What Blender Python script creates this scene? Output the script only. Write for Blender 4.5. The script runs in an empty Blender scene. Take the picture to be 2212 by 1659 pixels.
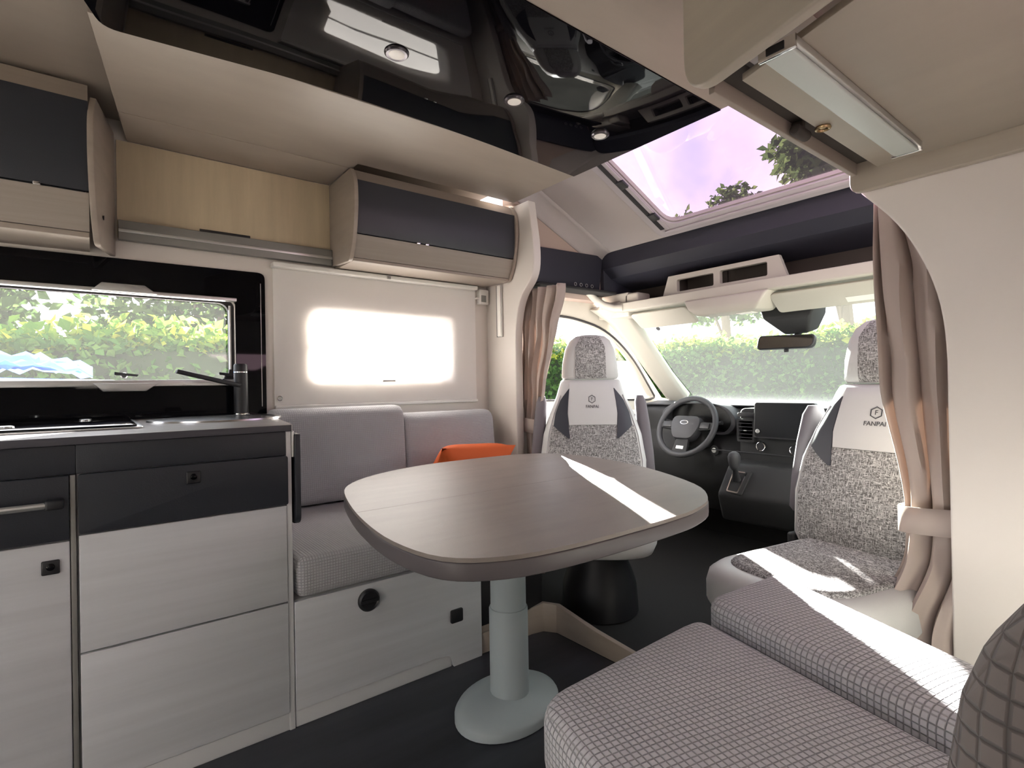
import bpy, bmesh, math, random
from mathutils import Vector, Matrix
from mathutils.geometry import tessellate_polygon
random.seed(7)
SC = bpy.context.scene
COL = SC.collection
PI = math.pi

# ------------------------------------------------------------------ camera
# x to the right of the vehicle, y towards the cab, z up, metres, floor at 0
cam_d = bpy.data.cameras.new('camera')
cam = bpy.data.objects.new('camera', cam_d); COL.objects.link(cam)
yaw, pitch, roll = math.radians(51.9), math.radians(.19), math.radians(-1.0)
f = Vector((-math.sin(yaw)*math.cos(pitch), math.cos(yaw)*math.cos(pitch), math.sin(pitch)))
r = Vector((math.cos(yaw), math.sin(yaw), 0)); u = r.cross(f)
r2 = r*math.cos(roll)+u*math.sin(roll); u2 = -r*math.sin(roll)+u*math.cos(roll)
cam.matrix_world = Matrix(((r2.x, u2.x, -f.x, 0), (r2.y, u2.y, -f.y, 0), (r2.z, u2.z, -f.z, 1.0), (0, 0, 0, 1)))
cam_d.sensor_fit = 'HORIZONTAL'; cam_d.sensor_width = 36; cam_d.lens = 36*1155.4/2212
cam_d.clip_start = .02; cam_d.clip_end = 300
SC.camera = cam

# ------------------------------------------------------------------ light, exposure
SC.view_settings.view_transform = 'Standard'; SC.view_settings.look = 'None'
SC.view_settings.gamma = 1; SC.view_settings.use_curve_mapping = False
SC.view_settings.exposure = 1.72
world = bpy.data.worlds.new('sky'); SC.world = world; world.use_nodes = True
nt = world.node_tree; nt.nodes.clear()
tc = nt.nodes.new('ShaderNodeTexCoord')
nz = nt.nodes.new('ShaderNodeTexNoise'); nz.inputs['Scale'].default_value = 2.2; nz.inputs['Detail'].default_value = 7; nz.inputs['Roughness'].default_value = .55
rp = nt.nodes.new('ShaderNodeValToRGB'); rp.color_ramp.elements[0].position = .36; rp.color_ramp.elements[1].position = .56
rp.color_ramp.elements[0].color = (.46, .53, .70, 1); rp.color_ramp.elements[1].color = (.97, .975, 1, 1)
bg = nt.nodes.new('ShaderNodeBackground'); bg.inputs['Strength'].default_value = 1.5
wo = nt.nodes.new('ShaderNodeOutputWorld')
nt.links.new(tc.outputs['Generated'], nz.inputs['Vector']); nt.links.new(nz.outputs['Fac'], rp.inputs['Fac'])
nt.links.new(rp.outputs['Color'], bg.inputs['Color']); nt.links.new(bg.outputs[0], wo.inputs[0])

SUN_AZ, SUN_EL = math.radians(55.0), math.radians(17.4)       # azimuth from +y towards -x
sd = bpy.data.lights.new('sun', 'SUN'); sd.energy = 34; sd.angle = math.radians(.6); sd.color = (1, .97, .93)
sun = bpy.data.objects.new('sun', sd); COL.objects.link(sun)
to_sun = Vector((-math.sin(SUN_AZ)*math.cos(SUN_EL), math.cos(SUN_AZ)*math.cos(SUN_EL), math.sin(SUN_EL)))
sun.rotation_euler = to_sun.to_track_quat('Z', 'Y').to_euler(); sun.location = (-20, 20, 15)

# ------------------------------------------------------------------ materials
MATS = {}
def nodes(name):
    m = bpy.data.materials.new(name); m.use_nodes = True; MATS[name] = m
    n = m.node_tree; return m, n, n.nodes['Principled BSDF']
def mat(name, col, rough=.5, metal=0., spec=.5, grain=None, bump=None, sheen=0, coat=0):
    """grain=(scale xyz, dark factor, light factor)  bump=(scale, strength)"""
    m, n, b = nodes(name); N = n.nodes.new; L = n.links.new
    b.inputs['Base Color'].default_value = (*col, 1); b.inputs['Roughness'].default_value = rough
    b.inputs['Metallic'].default_value = metal; b.inputs['Specular IOR Level'].default_value = spec
    if sheen: b.inputs['Sheen Weight'].default_value = sheen
    if coat: b.inputs['Coat Weight'].default_value = coat; b.inputs['Coat Roughness'].default_value = .05
    if grain:
        s, d, l = grain
        t = N('ShaderNodeTexCoord'); mp = N('ShaderNodeMapping'); mp.inputs['Scale'].default_value = s
        z = N('ShaderNodeTexNoise'); z.inputs['Scale'].default_value = 1; z.inputs['Detail'].default_value = 5; z.inputs['Roughness'].default_value = .6
        c = N('ShaderNodeValToRGB'); c.color_ramp.elements[0].position = .3; c.color_ramp.elements[1].position = .7
        c.color_ramp.elements[0].color = (*[v*d for v in col], 1); c.color_ramp.elements[1].color = (*[min(1, v*l) for v in col], 1)
        L(t.outputs['Object'], mp.inputs[0]); L(mp.outputs[0], z.inputs['Vector']); L(z.outputs['Fac'], c.inputs[0]); L(c.outputs[0], b.inputs['Base Color'])
    if bump:
        t = N('ShaderNodeTexCoord'); z = N('ShaderNodeTexNoise'); z.inputs['Scale'].default_value = bump[0]; z.inputs['Detail'].default_value = 3
        p = N('ShaderNodeBump'); p.inputs['Strength'].default_value = bump[1]; p.inputs['Distance'].default_value = .002
        L(t.outputs['Object'], z.inputs['Vector']); L(z.outputs['Fac'], p.inputs['Height']); L(p.outputs[0], b.inputs['Normal'])
    return m

def waffle(name, col, cell=.010, rot=0., groove=.55, dist=.0035):
    """ribbed upholstery: a grid of little cells with recessed grooves"""
    m, n, b = nodes(name); N = n.nodes.new; L = n.links.new
    b.inputs['Roughness'].default_value = .9; b.inputs['Sheen Weight'].default_value = .25; b.inputs['Specular IOR Level'].default_value = .2
    t = N('ShaderNodeTexCoord'); mp = N('ShaderNodeMapping'); mp.inputs['Rotation'].default_value = (0, 0, rot)
    mp.inputs['Scale'].default_value = (1/cell,)*3
    L(t.outputs['Object'], mp.inputs[0])
    sx = N('ShaderNodeSeparateXYZ'); L(mp.outputs[0], sx.inputs[0])
    nm = N('ShaderNodeVectorRotate'); nm.rotation_type = 'Z_AXIS'; nm.inputs['Angle'].default_value = rot
    g = N('ShaderNodeNewGeometry'); L(g.outputs['Normal'], nm.inputs['Vector'])
    sn = N('ShaderNodeSeparateXYZ'); L(nm.outputs[0], sn.inputs[0])
    def M(op, a, c=None):
        k = N('ShaderNodeMath'); k.operation = op
        for i, v in enumerate((a, c)):
            if v is None: continue
            if isinstance(v, (int, float)): k.inputs[i].default_value = v
            else: L(v, k.inputs[i])
        return k.outputs[0]
    best = None
    for ax in 'XYZ':
        fr = M('FRACT', sx.outputs[ax]); d = M('ABSOLUTE', M('SUBTRACT', fr, .5)); e = M('SUBTRACT', d, .37)
        line = M('MULTIPLY', M('MAXIMUM', e, 0), 7.7)
        w = M('SUBTRACT', 1, M('POWER', M('ABSOLUTE', sn.outputs[ax]), 2))
        line = M('MULTIPLY', line, w)
        best = line if best is None else M('MAXIMUM', best, line)
    mx = N('ShaderNodeMix'); mx.data_type = 'RGBA'
    mx.inputs['A'].default_value = (*col, 1); mx.inputs['B'].default_value = (*[v*groove for v in col], 1); L(best, mx.inputs['Factor'])
    L(mx.outputs['Result'], b.inputs['Base Color'])
    p = N('ShaderNodeBump'); p.invert = True; p.inputs['Strength'].default_value = .8; p.inputs['Distance'].default_value = dist
    L(best, p.inputs['Height']); L(p.outputs[0], b.inputs['Normal'])
    return m

def tweed(name, dark, light):
    m, n, b = nodes(name); N = n.nodes.new; L = n.links.new
    b.inputs['Roughness'].default_value = .95; b.inputs['Specular IOR Level'].default_value = .15
    t = N('ShaderNodeTexCoord'); outs = []
    for s in ((900, 300, 90), (110, 300, 1000), (420, 420, 420)):
        mp = N('ShaderNodeMapping'); mp.inputs['Scale'].default_value = s; L(t.outputs['Object'], mp.inputs[0])
        z = N('ShaderNodeTexNoise'); z.inputs['Scale'].default_value = .45; z.inputs['Detail'].default_value = 2; L(mp.outputs[0], z.inputs['Vector']); outs.append(z.outputs['Fac'])
    def mx(a, c):
        k = N('ShaderNodeMath'); k.operation = 'MAXIMUM'; L(a, k.inputs[0]); L(c, k.inputs[1]); return k.outputs[0]
    v = mx(mx(outs[0], outs[1]), outs[2])
    c = N('ShaderNodeValToRGB'); c.color_ramp.elements[0].position = .50; c.color_ramp.elements[1].position = .76
    c.color_ramp.elements[0].color = (*dark, 1); c.color_ramp.elements[1].color = (*light, 1); L(v, c.inputs[0]); L(c.outputs[0], b.inputs['Base Color'])
    p = N('ShaderNodeBump'); p.inputs['Strength'].default_value = .4; p.inputs['Distance'].default_value = .002; L(v, p.inputs['Height']); L(p.outputs[0], b.inputs['Normal'])
    return m

def glass(name, tint=(1, 1, 1), haze=.0):
    m = bpy.data.materials.new(name); m.use_nodes = True; MATS[name] = m
    n = m.node_tree; n.nodes.clear(); N = n.nodes.new
    tr = N('ShaderNodeBsdfTransparent'); tr.inputs[0].default_value = (*tint, 1)
    gl = N('ShaderNodeBsdfGlossy'); gl.inputs['Roughness'].default_value = .02
    lw = N('ShaderNodeLayerWeight'); lw.inputs['Blend'].default_value = .5
    pw = N('ShaderNodeMath'); pw.operation = 'POWER'; pw.inputs[1].default_value = 5; n.links.new(lw.outputs['Facing'], pw.inputs[0])
    fr = N('ShaderNodeMath'); fr.operation = 'MULTIPLY_ADD'; fr.inputs[1].default_value = .9; fr.inputs[2].default_value = .035; n.links.new(pw.outputs[0], fr.inputs[0])
    mx = N('ShaderNodeMixShader'); o = N('ShaderNodeOutputMaterial')
    n.links.new(fr.outputs[0], mx.inputs[0]); 
    hz = N('ShaderNodeMixShader'); hz.inputs[0].default_value = haze; tl = N('ShaderNodeBsdfTranslucent'); tl.inputs[0].default_value = (.9, .9, .88, 1)
    n.links.new(tr.outputs[0], hz.inputs[1]); n.links.new(tl.outputs[0], hz.inputs[2])
    n.links.new(hz.outputs[0], mx.inputs[1]); n.links.new(gl.outputs[0], mx.inputs[2]); n.links.new(mx.outputs[0], o.inputs[0])
    return m

def translucent(name, col, tcol, fac=.5, vary=None):
    m = bpy.data.materials.new(name); m.use_nodes = True; MATS[name] = m
    n = m.node_tree; n.nodes.clear(); N = n.nodes.new; L = n.links.new
    d = N('ShaderNodeBsdfDiffuse'); d.inputs[0].default_value = (*col, 1)
    t = N('ShaderNodeBsdfTranslucent'); t.inputs[0].default_value = (*tcol, 1)
    mx = N('ShaderNodeMixShader'); mx.inputs[0].default_value = fac; o = N('ShaderNodeOutputMaterial')
    L(d.outputs[0], mx.inputs[1]); L(t.outputs[0], mx.inputs[2]); L(mx.outputs[0], o.inputs[0])
    if vary:
        g = N('ShaderNodeNewGeometry'); c = N('ShaderNodeValToRGB')
        els = c.color_ramp.elements
        els[0].color = (*vary[0], 1); els[1].color = (*vary[-1], 1)
        for i, v in enumerate(vary[1:-1]): e = els.new((i+1)/(len(vary)-1)); e.color = (*v, 1)
        L(g.outputs['Random Per Island'], c.inputs[0]); L(c.outputs[0], d.inputs[0]); L(c.outputs[0], t.inputs[0])
    return m

mat('beige', (.325, .275, .23), .45, grain=((5, 1.2, 22), .90, 1.06))
mat('beige_x', (.35, .305, .245), .45, grain=((1.2, 5, 22), .93, 1.05))
mat('wall_cream', (.66, .61, .56), .5)
mat('maple', (.52, .43, .295), .4, grain=((12, 14, 1.5), .85, 1.08))
mat('locker_strip', (.30, .26, .22), .5, grain=((10, 1.5, 60), .9, 1.05))
mat('white_wood', (.56, .57, .59), .38, grain=((20, 1.1, 26), .90, 1.05))
mat('white_edge', (.63, .635, .64), .4)
mat('anthracite', (.019, .022, .029), .42, bump=(300, .1))
mat('gloss_black', (.002, .002, .003), .025)
MATS['gloss_black'].node_tree.nodes['Principled BSDF'].inputs['IOR'].default_value = 1.27
mat('black_plastic', (.012, .012, .014), .45)
mat('dash', (.012, .012, .013), .7, bump=(500, .25))
mat('dash_soft', (.032, .032, .036), .6, bump=(500, .2))
mat('cab_navy', (.022, .022, .034), .55)
mat('cab_dark', (.012, .011, .012), .8)
mat('brown_dark', (.05, .04, .033), .8)
mat('cab_beige', (.46, .43, .375), .55)
mat('cab_grey', (.40, .355, .345), .8, bump=(400, .2))
mat('cab_rose', (.42, .32, .275), .8)
mat('aluminium', (.62, .62, .60), .35, metal=.85)
mat('rail_grey', (.24, .235, .22), .45, metal=.3)
mat('chrome', (.85, .85, .85), .1, metal=1)
mat('brass', (.45, .33, .18), .3, metal=1)
mat('steel', (.62, .62, .62), .22, metal=1)
mat('diffuser', (.52, .56, .52), .35)
mat('lens', (.86, .83, .78), .4)
mat('spot_ring', (.10, .09, .10), .25, metal=.7)
mat('worktop', (.40, .375, .365), .25, grain=((30, 4, 30), .85, 1.1))
mat('worktop_edge', (.055, .053, .065), .5)
mat('table_top', (.25, .215, .190), .33, bump=(900, .35), grain=((16, 3, 16), .88, 1.08))
mat('table_edge', (.105, .092, .095), .45)
mat('pedestal', (.39, .45, .465), .5, bump=(800, .1))
mat('floor_wood', (.024, .026, .033), .42, grain=((9, 1.0, 9), .55, 1.6))
mat('cab_mat', (.008, .008, .009), .9)
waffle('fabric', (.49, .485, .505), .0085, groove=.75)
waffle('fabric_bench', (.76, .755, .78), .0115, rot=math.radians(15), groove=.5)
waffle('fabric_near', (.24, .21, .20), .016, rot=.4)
tweed('tweed', (.13, .125, .122), (.80, .79, .78))
mat('leather_white', (.60, .60, .59), .42, bump=(600, .15))
mat('leather_dark', (.035, .038, .05), .45)
mat('leather_blue', (.42, .49, .55), .5)
mat('armrest', (.17, .155, .17), .85)
mat('print_grey', (.06, .06, .065), .6)
translucent('curtain', (.50, .42, .375), (.50, .38, .32), .18)
mat('orange', (.62, .105, .018), .8, bump=(700, .3))
mat('screen', (.005, .005, .005), .25, spec=.2)
mat('mirror', (.35, .35, .35), .03, metal=1)
mat('plastic_white', (.74, .72, .68), .4)
mat('lcd', (.22, .22, .20), .4)
mat('shell_white', (.75, .74, .72), .35)
mat('ground', (.20, .19, .15), .95, grain=((2, 2, 2), .7, 1.3))
mat('bark', (.16, .12, .09), .95)
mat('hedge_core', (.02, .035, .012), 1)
mat('reflected_blue', (.03, .16, .55), .45, bump=(14, .9))
mat('skylight_frame', (.40, .36, .38), .5)
mat('rubber', (.02, .018, .02), .7)
glass('glass'); glass('glass_acrylic', (1, 1, 1), .006); glass('glass_pink', (.56, .47, .545), .003); glass('glass_windshield', (.94, .98, .95), .010)
translucent('blind', (.93, .91, .88), (.98, .95, .91), .40)
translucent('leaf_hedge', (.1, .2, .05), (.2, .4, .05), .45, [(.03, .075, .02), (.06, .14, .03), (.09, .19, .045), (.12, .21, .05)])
translucent('leaf_top', (.3, .4, .05), (.4, .5, .05), .5, [(.05, .12, .02), (.10, .20, .03), (.18, .27, .035), (.40, .40, .05)])  # lighter yellower ramp puts sunlight on hedge tops into the leaf colour
translucent('leaf_tree', (.1, .2, .05), (.2, .4, .05), .35, [(.02, .04, .012), (.05, .09, .025), (.09, .14, .04)])
translucent('leaf_red', (.3, .1, .05), (.3, .1, .05), .4, [(.16, .035, .02), (.30, .07, .03), (.14, .12, .03)])

# ------------------------------------------------------------------ helpers
FR = {}
def tag(o, label=None, cat=None, group=None, kind=None):
    if label: o['label'] = label
    if cat: o['category'] = cat
    if group: o['group'] = group
    if kind: o['kind'] = kind
    return o
def thing(name, label, cat, loc=(0, 0, 0), rz=0, group=None, kind=None):
    o = bpy.data.objects.new(name, None); COL.objects.link(o); o.empty_display_size = .05
    o.location = loc; o.rotation_euler = (0, 0, rz)
    FR[o] = Matrix.Translation(loc) @ Matrix.Rotation(rz, 4, 'Z')
    return tag(o, label, cat, group, kind)
def O(name, V, F, m, parent=None, bevel=0, seg=3, local=False, smooth=True, ang=35, solid=0, kind=None, base=None):
    me = bpy.data.meshes.new(name); bm = bmesh.new()
    vs = [bm.verts.new(v) for v in V]
    for fc in F:
        try: bm.faces.new([vs[i] for i in fc])
        except ValueError: pass
    bmesh.ops.recalc_face_normals(bm, faces=bm.faces)
    if bevel:
        bmesh.ops.dissolve_limit(bm, angle_limit=.02, verts=bm.verts, edges=bm.edges)
        es = [e for e in bm.edges if len(e.link_faces) == 2 and e.calc_face_angle(0) > .5]
        bmesh.ops.bevel(bm, geom=es, offset=bevel, segments=seg, profile=.5, affect='EDGES', clamp_overlap=True)
    M = FR.get(parent)
    if M is None and base is not None: M = Matrix.Translation(base)
    if M is not None and not local: bm.transform(M.inverted())
    bm.to_mesh(me); bm.free()
    o = bpy.data.objects.new(name, me); COL.objects.link(o)
    if parent is not None:
        o.parent = parent; FR[o] = FR[parent]
    elif M is not None:
        o.location = M.translation; FR[o] = M
    else: FR[o] = Matrix()
    if smooth:
        for p in me.polygons: p.use_smooth = True
        me.set_sharp_from_angle(angle=math.radians(ang))
    me.materials.append(MATS[m])
    if solid:
        md = o.modifiers.new('thickness', 'SOLIDIFY'); md.thickness = solid; md.offset = 0
    if kind: o['kind'] = kind
    return o
def boxv(x0, x1, y0, y1, z0, z1):
    V = [(x, y, z) for x in (x0, x1) for y in (y0, y1) for z in (z0, z1)]
    return V, [(0, 1, 3, 2), (4, 6, 7, 5), (0, 4, 5, 1), (2, 3, 7, 6), (0, 2, 6, 4), (1, 5, 7, 3)]
def box(name, x0, x1, y0, y1, z0, z1, m, parent=None, bevel=.002, **k):
    V, F = boxv(x0, x1, y0, y1, z0, z1); return O(name, V, F, m, parent, bevel=bevel, **k)
def boxes(name, L, m, parent=None, **k):
    V, F = [], []
    for b in L:
        v, fc = boxv(*b); n = len(V); V += v; F += [tuple(i+n for i in q) for q in fc]
    return O(name, V, F, m, parent, **k)
AX = {'X': lambda a, p: (a, p[0], p[1]), 'Y': lambda a, p: (p[0], a, p[1]), 'Z': lambda a, p: (p[0], p[1], a)}
def plate(name, outer, holes, ax, a, b, m, parent=None, xf=None, **k):
    """polygon (with holes) in the plane normal to ax, extruded from a to b"""
    loops = [outer]+list(holes); P = AX[ax]; V, F = [], []
    tri = tessellate_polygon([[Vector((p[0], p[1], 0)) for p in l] for l in loops])
    flat = [p for l in loops for p in l]; n = len(flat)
    V = [P(a, p) for p in flat]+[P(b, p) for p in flat]
    if not holes: F = [tuple(range(n)), tuple(range(n, 2*n))]
    else:
        F = [t for t in tri]+[tuple(i+n for i in t) for t in tri]
    s = 0
    for l in loops:
        c = len(l)
        for i in range(c): j = (i+1) % c; F.append((s+i, s+j, s+j+n, s+i+n))
        s += c
    if xf: V = [xf(Vector(v)) for v in V]
    return O(name, V, F, m, parent, **k)
def rrect(x0, x1, y0, y1, rad, n=6):
    P = []
    for cx, cy, a in ((x1-rad, y0+rad, -90), (x1-rad, y1-rad, 0), (x0+rad, y1-rad, 90), (x0+rad, y0+rad, 180)):
        for i in range(n+1):
            t = math.radians(a+90*i/n); P.append((cx+rad*math.cos(t), cy+rad*math.sin(t)))
    return P
def rpoly(P, rad, n=5):
    """round the corners of a polygon; rad is a number or list"""
    R, N = [], len(P)
    for i, p in enumerate(P):
        q = rad[i] if isinstance(rad, (list, tuple)) else rad
        if q <= 0: R.append(p); continue
        p = Vector(p); a = (Vector(P[i-1])-p); b = (Vector(P[(i+1) % N])-p)
        qa = min(q, a.length*.49); qb = min(q, b.length*.49)
        A = p+a.normalized()*qa; B = p+b.normalized()*qb
        for k in range(n+1):
            t = k/n; R.append(tuple((1-t)**2*A+2*t*(1-t)*p+t*t*B))
    return R
def tube(name, path, rad, m, parent=None, n=10, cap=True, closed=False, **k):
    V, F = [], []; path = [Vector(p) for p in path]; L = len(path)
    up = Vector((0, 0, 1))
    for i, p in enumerate(path):
        if closed: d = path[(i+1) % L]-path[i-1]
        else: d = path[min(i+1, L-1)]-path[max(i-1, 0)]
        d.normalize(); a = d.cross(up)
        if a.length < .05: a = d.cross(Vector((1, 0, 0)))
        a.normalize(); b = d.cross(a); rr = rad[i] if isinstance(rad, (list, tuple)) else rad
        for j in range(n): t = 2*PI*j/n; V.append(tuple(p+(a*math.cos(t)+b*math.sin(t))*rr))
    for i in range(L if closed else L-1):
        for j in range(n):
            i2 = (i+1) % L; F.append((i*n+j, i*n+(j+1) % n, i2*n+(j+1) % n, i2*n+j))
    if cap and not closed: F += [tuple(range(n)), tuple(range((L-1)*n, L*n))]
    return O(name, V, F, m, parent, **k)
def lathe(name, prof, c, m, parent=None, n=40, ax='Z', M=None, **k):
    """prof list of (radius, height) about an axis through c"""
    V, F = [], []; L = len(prof)
    for rd, h in prof:
        for j in range(n):
            t = 2*PI*j/n; p = Vector((rd*math.cos(t), rd*math.sin(t), h))
            if M is not None: p = M @ p
            elif ax == 'X': p = Vector((p.z, p.x, p.y))
            elif ax == 'Y': p = Vector((p.x, p.z, p.y))
            V.append(tuple(p+Vector(c)))
    for i in range(L-1):
        for j in range(n): F.append((i*n+j, i*n+(j+1) % n, (i+1)*n+(j+1) % n, (i+1)*n+j))
    F += [tuple(range(n)), tuple(range((L-1)*n, L*n))]
    return O(name, V, F, m, parent, **k)
def loft(name, rings, m, parent=None, **k):
    n = len(rings[0]); V = [p for rg in rings for p in rg]; F = []
    for i in range(len(rings)-1):
        for j in range(n): F.append((i*n+j, i*n+(j+1) % n, (i+1)*n+(j+1) % n, (i+1)*n+j))
    F += [tuple(range(n)), tuple(range((len(rings)-1)*n, len(rings)*n))]
    return O(name, V, F, m, parent, **k)
def cushion(name, poly, z0, z1, m, parent=None, bev=.03, puff=.012, rc=.05, base=None):
    """upholstered pad: rounded outline, rolled edges, slightly domed top"""
    P = rpoly(poly, rc, 5); c = Vector((sum(p[0] for p in P)/len(P), sum(p[1] for p in P)/len(P)))
    rings = []
    S = [(bev, z0), (bev*.3, z0+bev*.3), (0, z0+bev), (0, z1-bev), (bev*.08, z1-bev*.62), (bev*.3, z1-bev*.28), (bev*.62, z1-bev*.07), (bev, z1)]
    def inset(d):
        R = []; N = len(P)
        for i in range(N):
            a, p, b = Vector(P[i-1]), Vector(P[i]), Vector(P[(i+1) % N])
            e = (b-a); nrm = Vector((-e.y, e.x)).normalized()
            if nrm.dot(c-p) < 0: nrm = -nrm
            R.append(p+nrm*d)
        return R
    for d, z in S: rings.append([(q.x, q.y, z) for q in inset(d)])
    top = rings[-1]
    for s in (.8, .55, .25, .04):
        rings.append([(c.x+(x-c.x)*s, c.y+(y-c.y)*s, z1+puff*(1-s*s)) for x, y, z in top])
    return loft(name, rings, m, parent, ang=60, base=base)
def text(name, s, size, M, m, parent, extrude=.0006):
    cu = bpy.data.curves.new(name, 'FONT'); cu.body = s; cu.size = size; cu.extrude = extrude; cu.align_x = 'CENTER'; cu.align_y = 'CENTER'
    tmp = bpy.data.objects.new(name+'_tmp', cu); COL.objects.link(tmp)
    bpy.context.view_layer.update()
    me = bpy.data.meshes.new_from_object(tmp.evaluated_get(bpy.context.evaluated_depsgraph_get()))
    bpy.data.objects.remove(tmp); bpy.data.curves.remove(cu)
    me.transform(M); me.name = name; me.materials.clear(); me.materials.append(MATS[m])
    o = bpy.data.objects.new(name, me); COL.objects.link(o); o.parent = parent; FR[o] = FR[parent]
    return o
def struct(o, label=None):
    o['kind'] = 'structure'
    if label: o['label'] = label
    return o

# ------------------------------------------------------------------ the setting
WX = -2.5                                     # inner face of the left wall
struct(plate('floor', [(WX, -2.4), (.12, -2.4), (.12, 1.46), (WX, 1.46)], [], 'Z', -.05, 0, 'floor_wood'), 'dark wood plank floor of the living area')
struct(box('floor_cab', -2.36, -.16, 1.46, 3.38, -.12, -.03, 'cab_mat', bevel=0), 'black carpet of the cab floor')
WIN1 = (-1.0, .478, 1.035, 1.382)            # kitchen window  y0 y1 z0 z1
WIN2 = (.785, 1.55, 1.035, 1.372)            # window behind the blind
hole = lambda w, rad=.03: rrect(w[0], w[1], w[2], w[3], rad)
struct(plate('wall_left', [(-2.4, 0), (1.83, 0), (1.83, 2.03), (-2.4, 2.03)], [hole(WIN1), hole(WIN2)], 'X', -2.56, WX, 'wall_cream'), 'cream left side wall with two window openings')
struct(plate('wall_right', [(-2.4, 0), (-.95, 0), (-.95, 1.65), (-.78, 1.65), (-.78, 0), (1.83, 0), (1.83, 2.03), (-2.4, 2.03)], [], 'X', .12, .17, 'wall_cream'), 'cream right side wall with an unseen doorway slot narrowed to limit fill light')  # unseen opening sized for the fill light it lets in
struct(plate('wall_rear', [(WX, 0), (.12, 0), (.12, 2.03), (WX, 2.03)], [rrect(-1.9, -.6, 1.1, 1.6, .05)], 'Y', -2.45, -2.4, 'wall_cream'), 'cream rear wall with a window opening')
struct(plate('ceiling', [(WX, -2.4), (.12, -2.4), (.12, 1.70), (WX, 1.70)], [rrect(-1.6, -.9, -1.5, -.8, .05)], 'Z', 2.03, 2.08, 'beige'), 'beige ceiling panel with a roof vent opening')
struct(plate('window_3', rrect(-1.9, -.6, 1.1, 1.6, .05), [], 'Y', -2.43, -2.42, 'glass'), 'clear window of the rear wall')
struct(box('wall_cab_front', -2.36, -.16, 3.37, 3.40, -.12, .86, 'cab_mat', bevel=0), 'black firewall behind the dashboard')
# bulkheads between living area and cab
BL = rpoly([(WX, 0), (-2.24, 0), (-2.24, 1.30), (-2.20, 1.47), (-2.085, 1.56), (-2.072, 1.70), (-2.115, 1.96), (WX, 1.96)], [0, 0, .1, .1, .08, .1, 0, 0])
struct(plate('wall_front_left', BL, [], 'Y', 1.785, 1.835, 'wall_cream', bevel=.006), 'cream bulkhead with curved edge beside the sofa')
BR = rpoly([(.12, 0), (-.404, 0), (-.404, 1.12), (-.43, 1.27), (-.50, 1.43), (-.60, 1.55), (-.60, 2.0), (.12, 2.0)], [0, 0, .12, .1, .15, 0, 0, 0])
struct(plate('wall_front_right', BR, [], 'Y', 1.785, 1.835, 'wall_cream', bevel=.006), 'cream bulkhead with curved edge beside the bench')

# kitchen window: frame rails, pane, clasps, stay
def window_parts(w, nm, label, fm='skylight_frame'):
    o = struct(plate(nm, hole((w[0]-.006, w[1]+.006, w[2]-.006, w[3]+.006)), [hole((w[0]+.02, w[1]-.02, w[2]+.012, w[3]-.012), .04)], 'X', -2.555, -2.525, fm, bevel=0), label)
    plate('pane', hole((w[0]+.015, w[1]-.015, w[2]+.01, w[3]-.01), .04), [], 'X', -2.545, -2.540, 'glass_acrylic', o)
    return o
w1 = window_parts(WIN1, 'window_1', 'long kitchen window framed by the black splashback', 'rubber')
box('rail_top', -2.495, -2.462, -1.0, .478, 1.372, 1.386, 'aluminium', w1)
box('rail_bottom', -2.495, -2.458, -1.0, .478, 1.022, 1.046, 'aluminium', w1)
for zc, s in ((1.386, 1), (1.022, -1)):
    plate('blind_grip', [(.0, zc-s*.012), (.03, zc+s*.018), (.16, zc+s*.018), (.20, zc-s*.012)], [], 'X', -2.462, -2.446, 'aluminium', w1, bevel=.003)
for yc in (.095, .445):
    lc = lathe('window_clasp', [(.010, 0), (.012, .012), (.008, .03)], (-2.54, yc, 1.065), 'black_plastic', w1, n=14, ax='X')
    plate('clasp_lever', rpoly([(yc-.03, 1.066), (yc+.04, 1.060), (yc+.045, 1.068), (yc-.03, 1.078)], .003), [], 'X', -2.512, -2.502, 'black_plastic', lc)
tube('stay', [(-2.525, .462, 1.36), (-2.525, .462, 1.09)], .005, 'aluminium', w1)
w2 = window_parts(WIN2, 'window_2', 'window hidden behind the white blind')
box('mid_bar', -2.552, -2.535, WIN2[0], WIN2[1], 1.205, 1.217, 'rubber', w2)

# ------------------------------------------------------------------ splashback
SPL = rpoly([(-1.2, .897), (.594, .897), (.594, 1.507), (-1.2, 1.497)], [0, 0, .03, 0])
sp = plate('splashback', SPL, [hole((WIN1[0], WIN1[1], WIN1[2], WIN1[3]), .025)], 'X', -2.498, -2.486, 'gloss_black', base=(-2.49, -.3, .9))
tag(sp, 'glossy black splashback panel around the kitchen window', 'splashback')
box('edge_strip', -2.486, -2.484, .575, .577, .93, 1.46, 'aluminium', sp, bevel=0)

# ------------------------------------------------------------------ kitchen
KX = -1.645
kc = thing('kitchen_cabinet', 'wide cabinet with dark drawer over two white drawers under the sink', 'cabinet', (-2.07, .2, 0), group='kitchen units')
box('carcass', -2.48, KX-.016, -.034, .445, .05, .878, 'white_edge', kc)
box('end_panel', -2.48, KX-.004, .444, .460, .0, .878, 'white_edge', kc)
box('fascia', KX-.014, KX-.002, -.034, .444, .808, .878, 'anthracite', kc)
def button(parent, y, z, s=.0165):
    b = box('push_button', KX+.0, KX+.0065, y-s, y+s, z-s, z+s, 'black_plastic', parent, bevel=.003)
    lathe('button_cap', [(.008, 0), (.008, .003), (.005, .005)], (KX+.006, y, z+.002), 'gloss_black', b, n=16, ax='X')
d1 = plate('drawer', rrect(-.030, .448, .664, .806, .006), [], 'X', KX-.016, KX+.003, 'anthracite', kc, bevel=.001)
button(d1, .208, .772)
box('drawer', KX-.016, KX, -.030, .444, .380, .660, 'white_wood', kc)
box('drawer', KX-.016, KX, -.030, .444, .054, .375, 'white_wood', kc)
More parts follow.
